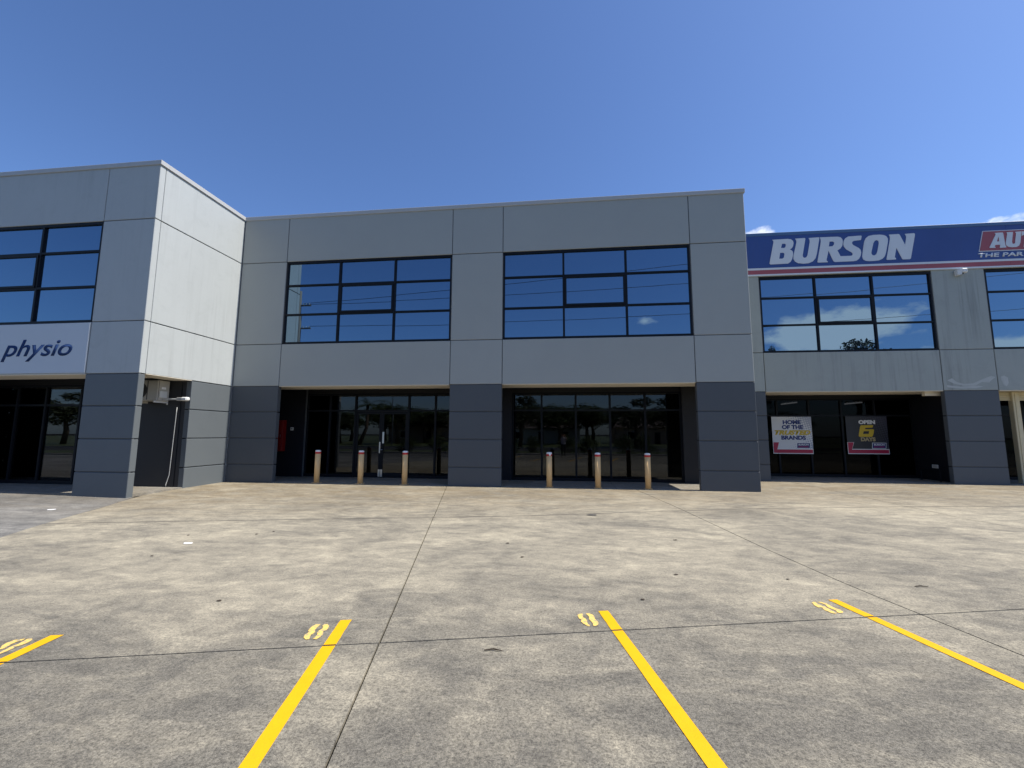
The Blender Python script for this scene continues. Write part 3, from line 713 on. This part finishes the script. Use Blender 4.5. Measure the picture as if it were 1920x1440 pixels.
# ------------------------------------------------------------------ physio sign on the left building
ps = thing('shop_sign', 'pale sign panel with dark blue physio lettering below the left window', 'sign', (-16.2, YL, J3))
MB().box(XLL+.03, XM-.015, YL-.022, YL-.002, J3+.03, J2-.035, .003).build('panel', 'sign_white', ps)
a = onY(.5, 680.3, YL-.024); b = onY(137.6, 637.6, YL-.024)
lettering('letter', 'physio', a.x, b.x, a.z+.02, b.z+.04, YL-.0225, 'sign_navy_text', ps, .30, .016, .004)

# ------------------------------------------------------------------ posters
PW = 1.53
def poster(x0, z0, label, bgmat, texts, six=False):
    yP = YGR-.062; po = thing('poster', label, 'poster', (x0+PW/2, yP, z0), 'posters on the shop glass')
    MB().box(x0, x0+PW, yP, yP+.008, z0, z0+PW*.985, 0).build('sheet', bgmat, po)
    H_ = PW*.985
    def uv(u, v): return (x0+u*PW, z0+(1-v)*H_)
    def pp(pts, d, name, mat): MB().prism([(uv(u, v)[0], yP-d, uv(u, v)[1]) for u, v in pts], (0, .0012, 0)).build(name, mat, po)
    pp([(0, .69), (.165, .69), (.11, .865), (1, .865), (1, 1), (0, 1)], .002, 'border', 'poster_white')
    pp([(.012, .695), (.155, .695), (.10, .885), (.988, .885), (.988, .98), (.012, .98)], .0036, 'red_band', 'poster_red')
    for s, u0, u1, v0, v1, mt, sh, bo in texts:
        a_, b_ = uv(u0, v1), uv(u1, v0); lettering('lettering', s, a_[0], b_[0], a_[1], b_[1], yP-.0042, mt, po, sh, bo)
    pp([(.60, .70), (.94, .70), (.925, .855), (.585, .855)], .0042, 'logo_border', 'poster_white'); pp([(.612, .712), (.928, .712), (.915, .843), (.60, .843)], .0054, 'logo_box', 'poster_navy')
    a_, b_ = uv(.635, .775), uv(.895, .728); lettering('lettering', 'BURSON', a_[0], b_[0], a_[1], b_[1], yP-.0062, 'poster_white', po, .2, .03)
    a_, b_ = uv(.625, .83), uv(.885, .79); lettering('lettering', 'AUTO PARTS', a_[0], b_[0], a_[1], b_[1], yP-.0062, 'poster_red', po, .2, .03)
    if six:
        def t6(a, b):
            # region of the photograph zoomed at (1420,760), 280/1920 per unit
            u = (a-1125-(b-130)*.07)/(1650-1120); v = (b-130)/(625-130); return uv(u, v)
        outline_letter([(1335,248),(1480,246),(1484,254),(1474,278),(1385,281),(1376,300),(1480,300),(1494,308),(1490,345),(1478,388),(1464,399),(1310,401),(1297,390),(1300,360),(1314,270),(1322,254)],
                       [[(1362,326),(1432,324),(1426,360),(1352,362)]], yP-.0042, t6, 'poster_yellow', po, .002, 'lettering')
    return po
m_halftone('poster_light', (.70, .70, .68), (.38, .40, .46), (8.47, .93), PW)
m_halftone('poster_dark', (.030, .030, .034), (.055, .055, .075), (11.29, .94), PW)
poster(8.56, .925, 'light poster reading HOME OF THE TRUSTED BRANDS on the dark shopfront', 'poster_light',
       [('HOME', .28, .735, .092, .205, 'poster_navy', 0, .052), ('OF THE', .25, .785, .225, .34, 'poster_navy', 0, .052), ('TRUSTED', .055, .965, .365, .495, 'poster_yellow', .3, .065), ('BRANDS', .22, .835, .51, .625, 'poster_navy', 0, .052)])
poster(11.385, .94, 'black poster reading OPEN 6 DAYS on the dark shopfront', 'poster_dark',
       [('OPEN', .31, .715, .10, .208, 'poster_white', 0, .07), ('DAYS', .335, .69, .555, .665, 'poster_tan', 0, .06)], True)

# ------------------------------------------------------------------ bollards
def bollard(x, y, label, torn=False):
    b_ = thing('bollard', label, 'bollard', (x, y, .012), 'cream bollards in front of the middle building')
    r = .088
    MB().lathe(x, y, [(r, .02), (r, 1.01)], 28).build('post', 'bollard_cream', b_, True)
    MB().lathe(x, y, [(r, 1.0105), (r, 1.075), (r*.97, 1.09), (r*.6, 1.102), (.002, 1.105)], 28).build('cap', 'tape_white', b_, True)
    bd = MB().lathe(x, y, [(r+.0025, .985), (r+.0025, 1.045)], 28)
    if torn:
        kill = [f for f in bd.bm.faces if f.calc_center_median().y < y-.02 and -.01 < f.calc_center_median().x-x < .06]; bmesh.ops.delete(bd.bm, geom=kill, context='FACES')
    bd.build('red_band', 'tape_red', b_, True)
    if torn: MB().prism([(x-.01, y-.092, 1.05), (x+.065, y-.085, 1.052), (x+.03, y-.094, .99)], (0, .002, 0)).build('torn_tape', 'tape_white', b_)
    MB().box(x-.12, x+.12, y-.12, y+.12, .0125, .0245, .003).build('base_plate', 'bollard_cream', b_)
    for sx in (-1, 1):
        for s_ in (-1, 1): MB().lathe(x+sx*.1, y+s_*.1, [(.012, .0246), (.012, .034)], 6).build('bolt', 'steel', b_)
    return b_
names = ['leftmost cream bollard, in front of the red cabinet and dark wall', 'second cream bollard from the left, left of the door handles', 'third cream bollard from the left, right of the door handles',
         'cream bollard with torn red tape, first right of the middle column', 'middle cream bollard of the right hand bay', 'rightmost cream bollard, nearest the sunlit floor patch']
for k, u in enumerate((593, 675, 758, 1030, 1121.5, 1215.5)):
    p = onY(u, 912, 13.93); bollard(p.x, 13.93, names[k], k == 3)

# ------------------------------------------------------------------ fittings
t = thing('hose_cabinet', 'tall red fire hose cabinet on the dark porch wall', 'cabinet', (-10.95, 15.7, .97))
MB().box(-11.16, -10.72, 15.56, 15.779, .97, 2.165, .01).build('body', 'hose_red', t); MB().box(-11.12, -10.76, 15.548, 15.559, 1.02, 2.11, .004).build('door', 'hose_red', t)
MB().box(-10.80, -10.785, 15.53, 15.547, 1.5, 1.62).build('handle', 'steel', t)
t = thing('switch_plate', 'small white switch plate beside the red cabinet', 'switch', (-10.48, 15.77, 1.79))
MB().box(-10.54, -10.42, 15.762, 15.779, 1.775, 1.895, .004).build('plate', 'white_metal', t); MB().box(-10.505, -10.455, 15.754, 15.761, 1.81, 1.86, .002).build('button', 'ac_dark', t)
t = thing('power_outlet', 'grey outdoor power outlet low on the porch side wall', 'outlet', (13.88, 18.2, .5))
MB().box(13.872, 13.899, 18.10, 18.36, .47, .60, .004).build('box', 'white_metal', t); MB().box(13.866, 13.871, 18.14, 18.32, .49, .58, .002).build('lid', 'ac_beige', t)
t = thing('bike_rack', 'low black tube rack in the porch by the dark side wall', 'rack', (13.6, 18.2, 0))
MB().tube([(13.62, 18.55, .012), (13.62, 18.55, .38), (13.62, 18.50, .42), (13.62, 17.75, .42), (13.62, 17.70, .38), (13.62, 17.70, .012)], .024, 8).build('tube', 'frame_black', t)
for y_ in (18.55, 17.70): MB().box(13.56, 13.68, y_-.05, y_+.05, .0132, .02).build('foot', 'frame_black', t)
# white security light under the fascia
t = thing('security_light', 'white sensor light under the fascia between the right windows', 'light', (14.42, YR-.1, 7.6))
MB().box(14.40, 14.58, YR-.20, YR-.001, 7.56, 7.715, .02).build('body', 'white_metal', t)
MB().prism([(14.27, YR-.16, 7.475), (14.37, YR-.20, 7.485), (14.41, YR-.20, 7.69), (14.26, YR-.16, 7.68)], (0, .13, 0)).build('lamp_head', 'white_metal', t)
MB().tube([(14.45, YR-.12, 7.565), (14.45, YR-.12, 7.53)], .045, 12).build('sensor', 'ac_dark', t)
# air conditioner
t = thing('air_conditioner', 'beige air conditioner unit hung in the side opening of the left building', 'air conditioner', (-12.65, 12.0, 2.6))
ax0, ax1, ay0, ay1, az0, az1 = -13.12, -12.25, 11.73, 12.12, 2.63, 3.262
MB().box(ax0, ax1, ay0, ay1, az0, az1, .012).build('casing', 'ac_beige', t)
MB().box(-12.585, -12.26, ay0-.010, ay0-.001, az0+.03, az1-.02, .004).build('front_panel', 'ac_beige', t)
g_ = MB()
for k in range(9): g_.tube([(-12.86+.24*math.cos(0), ay0-.012, 2.945)]+[(-12.86+(.045+.022*k)*math.cos(q*math.pi/10), ay0-.012, 2.945+(.045+.022*k)*math.sin(q*math.pi/10)) for q in range(21)][:21], .004, 4) if k else None
g_.build('fan_guard', 'ac_dark', t)
MB().tube([(-12.86, ay0+.01, 2.945), (-12.86, ay0-.004, 2.945)], .245, 28).build('fan_opening', 'ac_dark', t)
MB().box(ax1+.001, ax1+.035, ay0+.05, ay1-.10, az0+.10, az0+.30, .006).build('valve_cover', 'white_metal', t)
MB().box(ax1+.0005, ax1+.004, ay0+.12, ay1-.13, az0+.36, az0+.43).build('rating_label', 'paper', t)
MB().box(ax1+.0005, ax1+.006, ay0+.02, ay0+.03, az0+.02, az1-.02).build('casing_seam', 'ac_dark', t)
MB().box(-12.62, -12.585, ay0-.006, ay0-.001, az0+.03, az1-.02).build('casing_seam', 'ac_dark', t)
for x_ in (-12.32, -13.02):
    MB().box(x_-.02, x_+.02, ay0-.04, YGL-.141, az0-.055, az0-.002, .003).build('bracket', 'white_metal', t)
MB().box(-12.34, -12.30, YGL-.16, YGL-.141, az0-.10, az0+.35).build('bracket', 'white_metal', t)
# floodlight on an arm
t = thing('floodlight', 'small white floodlight on an arm beside the air conditioner', 'light', (-11.9, 11.95, 2.65))
MB().tube([(ax1+.036, 11.90, 2.71), (-11.98, 11.90, 2.70), (-11.70, 11.90, 2.69)], .012, 8).build('arm', 'white_metal', t); MB().tube([(ax1+.036, 11.90, 2.66), (-11.98, 11.90, 2.668), (-11.70, 11.90, 2.675)], .010, 8).build('arm', 'white_metal', t)
MB().box(-11.71, -11.54, 11.84, 11.96, 2.635, 2.735, .008).build('bracket', 'ac_beige', t)
MB().box(-11.545, -11.36, 11.82, 11.98, 2.63, 2.745, .03).build('lamp_head', 'white_metal', t)
# conduit
cd = MB().tube([(-11.955, YGL-.155, 2.45), (-11.962, YGL-.155, 2.26), (-11.998, YGL-.155, .87), (-12.012, YGL-.155, .38), (-12.045, YGL-.16, .24), (-12.08, YGL-.17, .10), (-12.07, YGL-.18, .03)], .012, 8).build('drain_pipe', 'capping', None, True)
tag(cd, 'thin white drain pipe running down the dark wall below the air conditioner', 'pipe')

# ------------------------------------------------------------------ litter
def litter(u, v, w_, d_, name, mat, label, cat, group=None):
    p = onZ(u, v); bm = bmesh.new(); n = 9; c0 = []
    for k in range(n):
        a = k*2*math.pi/n; rr = random.uniform(.75, 1.1); c0.append(bm.verts.new((p.x+w_*rr*math.cos(a), p.y+d_*rr*math.sin(a), gz(p.x, p.y)+.004+random.uniform(0, .006))))
    cc = bm.verts.new((p.x, p.y, gz(p.x, p.y)+.014))
    for k in range(n): bm.faces.new((c0[k], c0[(k+1) % n], cc))
    m_ = MB(); m_.bm.free(); m_.bm = bm; return tag(m_.build(name, mat), label, cat, group)
litter(353, 1019, .075, .055, 'paper_scrap', 'paper', 'flat white paper scrap lying on the open concrete', 'paper')
litter(96, 950, .10, .08, 'paper_scrap', 'paper', 'pale paper scrap on the darker slab before the left column', 'paper')
for u, v in ((285, 1043), (481, 1002), (513, 997), (411, 1127), (353, 1004), (979, 1045), (952, 1019), (1266, 1013), (1268, 1078), (1477, 1087), (1205, 1125)):
    litter(u, v, .022+random.random()*.012, .013+random.random()*.008, 'dry_leaf', 'leaf_dry', 'tiny dark dry leaf lying on the concrete', 'leaf', 'dry leaves scattered on the concrete')
litter(1110, 966, .12, .07, 'drain_cover', 'ac_dark', 'small dark drain cover on the far slab joint', 'drain cover')
for u, v in ((925, 1221), (1727, 1101)):
    p = onZ(u, v); tag(MB().tube([(p.x-.07, p.y-.01, .009), (p.x, p.y+.012, .012), (p.x+.07, p.y-.004, .009)], [.004, .006, .003], 6).build('twig', 'leaf_dry'), 'short dark twig near the yellow line, %s' % ('left of the bay' if u < 1000 else 'right of the frame'), 'twig', 'twigs on the concrete')

# ------------------------------------------------------------------ the street behind the camera (seen in the glass)
def sheet(name, x0, x1, y0, y1, z, mat): return struct(MB().box(x0, x1, y0, y1, z-.05, z, 0).build(name, mat))
MB().box(-40, 40, -4.36, -4.205, -.06, .13, .02)
struct(MB().box(-40, 40, -4.36, -4.205, -.06, .13, .02).build('kerb', 'kerb_concrete'))
sheet('garden_bed', -40, 40, -6.6, -4.36, .06, 'soil'); sheet('verge', -300, 300, -11, -6.6, .03, 'grass_green')
sheet('road', -300, 300, -21, -11, -.02, 'asphalt'); struct(MB().box(-300, 300, -21.15, -21, -.06, .10).build('kerb', 'kerb_concrete')); sheet('far_verge', -300, 300, -300, -21.15, .05, 'grass_green')
def leaves(n, cen, rx, ry, rz, size, shell_=.55, seed=1, norm=False):
    rnd = random.Random(seed); vs_, fs_ = [], []
    lob = [(Vector((rnd.gauss(0, .45), rnd.gauss(0, .45), rnd.gauss(0, .4))), rnd.uniform(.38, .62)) for _ in range(9)]
    for _ in range(n):
        c_, r_ = rnd.choice(lob); d = Vector((rnd.gauss(0, 1), rnd.gauss(0, 1), rnd.gauss(0, 1))).normalized()*r_*rnd.uniform(shell_, 1.) + c_
        p = Vector((cen[0]+d.x*rx, cen[1]+d.y*ry, cen[2]+d.z*rz))
        if p.z < .06: continue
        a = Vector((rnd.gauss(0, 1), rnd.gauss(0, 1), rnd.gauss(0, .6))).normalized(); b = a.cross(Vector((rnd.gauss(0, 1), rnd.gauss(0, 1), rnd.gauss(0, 1)))).normalized(); s = size*rnd.uniform(.6, 1.4)
        i = len(vs_); vs_ += [p-a*s, p+b*s*.45, p+a*s, p-b*s*.45]; fs_.append((i, i+1, i+2, i+3))
    if norm:
        top = max(v.z for v in vs_); wx = max(abs(v.x) for v in vs_); wy = max(abs(v.y) for v in vs_); lo_ = min(v.z for v in vs_)
        for v in vs_: v.x *= .5/wx; v.y *= .5/wy; v.z = .34+(v.z-lo_)/(top-lo_)*.66
    return vs_, fs_
def foliage(name, data, mat, parent):
    me = bpy.data.meshes.new(name); me.from_pydata(data[0], [], data[1]); me.materials.append(MATS[mat]); return link(name, me, parent)
hedge_src = None
hx = [-13.5, -11.2, -8.8, -7.2, -4.6, -2.4, .4, 2.2, 4.9, 6.6, 9.4, 11.5, 14.2]
for k, x in enumerate(hx):
    if hedge_src is None:
        h = thing('hedge_bush', '', 'bush', (x, -5.4, .06), 'clipped bushes along the street edge')
        foliage('foliage', leaves(2600, (x, -5.4, .85), 1.15, .8, .85, .055, .5, 3), 'leaf_hedge', h)
        for q in range(4): MB().tube([(x+.1*q-.15, -5.4, .06), (x+.28*q-.4, -5.4+.1*q, .7)], [.025, .012], 6).build('stem', 'bark', h)
        hedge_src = h
    else: h = copy_tree(hedge_src, None, Vector((x-hx[0], random.uniform(-.25, .25), 0)))
    h.rotation_euler.z = random.uniform(0, 6.28) if k else 0; h.scale = (1+random.uniform(-.1, .15),)*2+(random.uniform(.85, 1.12),)
    h['label'] = 'rounded green hedge bush by the street behind the viewer, mirrored in the shop glass'
tsrc = {}
def tree(x, y, hgt, wid, kind, label):
    key = kind
    if key not in tsrc:
        t_ = thing('street_tree', label, 'tree', (0, 0, 0), 'trees across the street')
        if kind == 'palm':
            MB().tube([(0, 0, 0), (.1, 0, .35), (.12, 0, .82)], [.035, .026, .022], 9).build('trunk', 'bark', t_, True)
            vs_, fs_ = [], []; rnd = random.Random(4)
            for f_ in range(16):
                az_ = f_*2.39; el_ = rnd.uniform(-.1, 1.1); p = Vector((.12, 0, .83)); d = Vector((math.cos(az_)*math.cos(el_), math.sin(az_)*math.cos(el_), math.sin(el_)))
                for s in range(14):
                    q = p + d*.03; d = (d+Vector((0, 0, -.12))).normalized(); sd = d.cross(Vector((0, 0, 1))).normalized()
                    for sg in (-1, 1):
                        i = len(vs_); tip = p+sd*sg*.075*(1-s/16)+d*.03+Vector((0, 0, -.03)); vs_ += [p, p+d*.014, tip]; fs_.append((i, i+1, i+2))
                    p = q
            foliage('crown', (vs_, fs_), 'leaf_palm', t_)
        else:
            rnd = random.Random(len(tsrc)+11)
            MB().tube([(0, 0, 0), (.02, .01, .25), (0, .03, .5), (.03, .0, .72)], [.032, .026, .018, .008], 8).build('trunk', 'bark', t_, True)
            for q in range(6):
                a = q*1.05; MB().tube([(0, .01, .32+.05*q), (.16*math.cos(a), .16*math.sin(a), .52+.05*q), (.28*math.cos(a), .28*math.sin(a), .62+.05*q)], [.013, .008, .004], 6).build('limb', 'bark', t_)
            foliage('crown', leaves(4200, (0, 0, .68), .46, .46, .34, .026 if kind == 'gum' else .024, .35, 20+len(tsrc), True), 'leaf_gum' if kind == 'gum' else 'leaf_hedge', t_)
        tsrc[key] = t_; first = True; o = t_
    else: o = copy_tree(tsrc[key])
    o.location = (x, y, .04); o.scale = (wid, wid, hgt); o.rotation_euler.z = random.uniform(0, 6.28); o['label'] = label
def refl(u, v, dist, yplane=15.9):
    """where a thing seen mirrored at pixel (u, v) stands, dist metres behind the camera plane"""
    d = ray(u, v); Y_ = 2*yplane+dist; p = d*(Y_/d.y); return p.x, -dist, p.z+HC
x, y, z = refl(677, 748, 26); tree(x, y, max(z, 5)*1.05, 9, 'palm', 'palm tree across the street, mirrored left of the glass doors')
for u, v, ds, wd, kd, lb_ in ((748, 757, 34, 12, 'round', 'broad dark tree across the street, mirrored above the glass doors'), (800, 765, 42, 12, 'round', 'dark tree across the street, mirrored right of the glass doors'), (640, 772, 38, 10, 'gum', 'loose tree across the street, mirrored at the left of the glass doors'),
        (975, 742, 24, 9, 'gum', 'tall thin tree across the street, mirrored left in the right bay'), (1050, 762, 40, 13, 'round', 'dark tree across the street, mirrored behind the torn bollard'), (1110, 760, 44, 12, 'round', 'dark tree across the street, mirrored at the middle of the right bay'), (1190, 745, 26, 10, 'gum', 'loose gum tree across the street, mirrored right in the right bay'),
        (1260, 745, 30, 11, 'gum', 'pale gum tree across the street, mirrored at the far right pane')):
    x, y, z = refl(u, v, ds); tree(x, y, z, wd, kd, lb_)
x, y, z = refl(130, 735, 30, 12.3); tree(x, y, z, 12, 'gum', 'spreading tree across the street, mirrored in the left shopfront')
for u, v, ds, wd, lb_ in ((1445, 645, 60, 4.5, 'small tree top mirrored at the lower left of the right hand window'), (1622, 630, 62, 19, 'spreading gum tree mirrored at the foot of the right hand window')):
    x, y, z = refl(u, v, ds, YR); tree(x, y, z, wd, 'gum', lb_)
rnd_ = random.Random(5)
for k in range(16): tree(-52+k*6.4+rnd_.uniform(-1, 1), -60+rnd_.uniform(-4, 4), rnd_.uniform(6.5, 9), rnd_.uniform(9, 13), 'round', 'dark bushy tree in the far row behind the houses, mirrored in the shop glass')
def house(x, y, w_, d_, hw, hr, wall, label):
    h = thing('house', label, 'house', (x, y, .05), 'houses across the street')
    MB().box(x-w_/2, x+w_/2, y-d_, y, .0, hw).build('wall', wall, h)
    e = .5; MB().prism([(x-w_/2-e, y+e, hw), (x+w_/2+e, y+e, hw), (x+w_/2-1.5, y-d_/2, hw+hr), (x-w_/2+1.5, y-d_/2, hw+hr)], (0, -.06, 0)).build('roof', 'roof_tile', h)
    MB().prism([(x-w_/2-e, y-d_-e, hw), (x+w_/2+e, y-d_-e, hw), (x+w_/2-1.5, y-d_/2, hw+hr), (x-w_/2+1.5, y-d_/2, hw+hr)], (0, .06, 0)).build('roof', 'roof_tile', h)
    for q in (-.3, .3):
        f = MB().box(x+q*w_-.8, x+q*w_+.8, y+.001, y+.06, .9, 2.2).build('window', 'white_metal', h); MB().box(x+q*w_-.72, x+q*w_+.72, y+.061, y+.07, .98, 2.12).build('pane', 'glass_tinted', f)
    MB().box(x-.45, x+.45, y+.001, y+.05, .05, 2.1).build('door', 'frame_black', h)
house(-24, -44, 15, 9, 2.9, 2.0, 'brick_wall', 'brick house with tiled roof across the street, mirrored beside the doors'); house(-4, -47, 14, 9, 2.8, 2.0, 'render_white', 'white house across the street, mirrored between the bays'); house(16, -45, 14, 9, 2.9, 2.1, 'brick_wall', 'brick house across the street, mirrored in the right bay')
# power pole, cross arms, wires and a street light
px, py, pz = refl(565, 528, 9., YC)
pp = thing('power_pole', 'grey timber power pole with two cross arms, mirrored in the left upper window', 'pole', (px, py, 0))
arm1 = refl(573, 573, 9., YC)[2]; arm2 = refl(573, 616, 9., YC)[2]
MB().tube([(px, py, 0), (px, py, arm1+1.4)], [.19, .13], 12).build('pole', 'timber_grey', pp, True)
for z_ in (arm1, arm2):
    MB().box(px-.07, px+1.1, py-.06, py+.06, z_-.06, z_+.07).build('cross_arm', 'timber_grey', pp)
    for q in (.35, .65, .95): MB().lathe(px+q, py, [(.03, z_+.07), (.05, z_+.11), (.03, z_+.15), (.05, z_+.19), (.02, z_+.22)], 10).build('insulator', 'white_metal', pp)
def wire(z0, x1, y1, z1, x0, y0, sag, label):
    pts = []
    for k in range(25):
        s = k/24; pts.append((x0+(x1-x0)*s, y0+(y1-y0)*s, z0+(z1-z0)*s-sag*4*s*(1-s)))
    tag(MB().tube(pts, .022, 6).build('overhead_wire', 'wire_black'), label, 'wire', 'wires along the street')
for z_, u0, v0, u1, v1, nm in ((arm1+.2, 946, 526, 1290, 478, 'top'), (arm1+.1, 946, 569, 1293, 531, 'middle'), (arm2+.2, 946, 620, 1295, 590, 'lowest')):
    q = refl(u1, v1, 9.5, YC); q0_ = refl(u0, v0, 9.2, YC)
    ex = q[0]+(q[0]-q0_[0])*2.2; ez = q[2]+(q[2]-q0_[2])*2.2
    sgn = {'top': .35, 'middle': .65, 'lowest': .95}[nm]
    wire(z_, ex, -12., ez, px+sgn, py, .7, '%s thin black overhead wire mirrored across the upper windows' % nm)
lp = refl(715, 782, 18)
sl = thing('street_light', 'pale street light pole across the road, mirrored beside the door handles', 'street light', (lp[0], -18.5, 0))
MB().tube([(lp[0], -21.6, 0), (lp[0], -21.6, 6.6), (lp[0]+.1, -21.6, 6.8), (lp[0]+1.4, -21.6, 6.9)], [.08, .055, .05, .04], 10).build('pole', 'capping', sl, True); MB().box(lp[0]+1.35, lp[0]+1.95, -21.7, -21.5, 6.85, 6.95, .02).build('lamp_head', 'capping', sl)
sl.location.y = -21.6
for ch in sl.children: ch.location.y -= -21.6+18.5

# ------------------------------------------------------------------ the photographer, mirrored small in the right bay
m_plain('skin', (.45, .27, .19), .5); m_plain('shirt', (.52, .50, .60), .8); m_plain('trousers', (.025, .027, .035), .8); m_plain('hair', (.03, .022, .016), .7); m_plain('phone_black', (.012, .012, .014), .25)
def photographer():
    V, E_, Rr = [], [], []
    def v(p, r_, par=None):
        V.append(p); Rr.append(r_); i = len(V)-1
        if par is not None: E_.append((par, i))
        return i
    pel = v((0, -.48, .95), (.155, .115)); sp_ = v((0, -.475, 1.12), (.140, .105), pel); ch = v((0, -.47, 1.33), (.165, .120), sp_); nk = v((0, -.465, 1.475), (.060, .062), ch)
    hb = v((0, -.455, 1.56), (.066, .075), nk); hm = v((0, -.445, 1.645), (.076, .095), hb); ht = v((0, -.455, 1.735), (.060, .075), hm)
    for s in (-1, 1):
        sh = v((s*.17, -.47, 1.41), (.062, .062), ch); el_ = v((s*.25, -.33, 1.22), (.043, .043), sh); fm = v((s*.20, -.22, 1.38), (.038, .036), el_); wr = v((s*.125, -.115, 1.555), (.027, .025), fm)
        pm = v((s*.105, -.075, 1.615), (.034, .018), wr); kn = v((s*.098, -.060, 1.655), (.036, .014), pm)
        for k, (dz, ln) in enumerate(((.018, .070), (.006, .078), (-.006, .074), (-.018, .060))):
            a_ = v((s*.098, -.062, 1.672+dz), (.0088, .0088), kn); b_ = v((s*(.098-ln*.35), -.058+.012, 1.690+dz), (.0082, .0082), a_); v((s*(.098-ln*.75), -.040, 1.700+dz*.8), (.0070, .0070), b_)
        t1 = v((s*.080, -.082, 1.618), (.0115, .0115), pm); v((s*.055, -.070, 1.632), (.0095, .0095), t1)
        hp = v((s*.088, -.48, .88), (.092, .095), pel); kn_ = v((s*.098, -.465, .49), (.060, .062), hp); cf = v((s*.100, -.485, .33), (.056, .060), kn_); an = v((s*.105, -.495, .085), (.038, .042), cf); v((s*.125, -.37, .042), (.042, .032), an)
    me = bpy.data.meshes.new('b'); me.from_pydata(V, E_, []); o = bpy.data.objects.new('b', me); C.objects.link(o)
    md = o.modifiers.new('skin', 'SKIN'); md.use_smooth_shade = True
    for i, r_ in enumerate(Rr): me.skin_vertices[0].data[i].radius = r_; me.skin_vertices[0].data[i].use_root = (i == 0)
    o.modifiers.new('sub', 'SUBSURF').levels = 2
    dg = bpy.context.evaluated_depsgraph_get(); dg.update(); bm_ = bpy.data.meshes.new_from_object(o.evaluated_get(dg)); bpy.data.objects.remove(o)
    bm_.materials.clear()
    for n in ('skin', 'shirt', 'trousers'): bm_.materials.append(MATS[n])
    for p in bm_.polygons:
        c = p.center; arm = c.y > -.37 and c.z > 1.1
        p.material_index = 2 if c.z < .96 else 1 if (c.z < 1.475 and not (arm and abs(c.x) > .10)) else 0; p.use_smooth = True
    per = thing('person', 'person in a pale shirt holding up a phone, mirrored small in the right bay glass', 'person', (0, -.48, 0))
    bm_.name = 'body'; link('body', bm_, per)
    h = MB(); bmesh.ops.create_uvsphere(h.bm, u_segments=16, v_segments=10, radius=1)
    for q in h.bm.verts: q.co = Vector((q.co.x*.083, -.470+q.co.y*.098, 1.70+q.co.z*.088))
    bmesh.ops.delete(h.bm, geom=[q for q in h.bm.verts if q.co.y > -.40 and q.co.z < 1.72 or q.co.z < 1.60], context='VERTS'); h.build('hair', 'hair', per, True)
    MB().prism([(-.012, -.352, 1.625), (.012, -.352, 1.625), (0, -.358, 1.672)], (0, .022, -.004)).build('nose', 'skin', per)
    for s in (-1, 1):
        MB().lathe(s*.030, -.362, [(.002, 1.660), (.010, 1.666), (.010, 1.672), (.002, 1.678)], 10).build('eye', 'tape_white', per)
        MB().tube([(s*.078, -.455, 1.615), (s*.088, -.46, 1.645), (s*.080, -.465, 1.680)], [.008, .013, .008], 8).build('ear', 'skin', per)
    MB().tube([(-.024, -.355, 1.597), (0, -.348, 1.595), (.024, -.355, 1.597)], [.004, .007, .004], 8).build('mouth', 'tape_red', per)
    ph = thing('phone', 'black phone held up by the mirrored person', 'phone', (0, -.034, 1.63))
    MB().box(-.078, .078, -.038, -.030, 1.629, 1.706, .003).build('body', 'phone_black', ph); MB().box(-.072, -.038, -.0295, -.026, 1.668, 1.702, .002).build('lens_bump', 'phone_black', ph)
photographer()
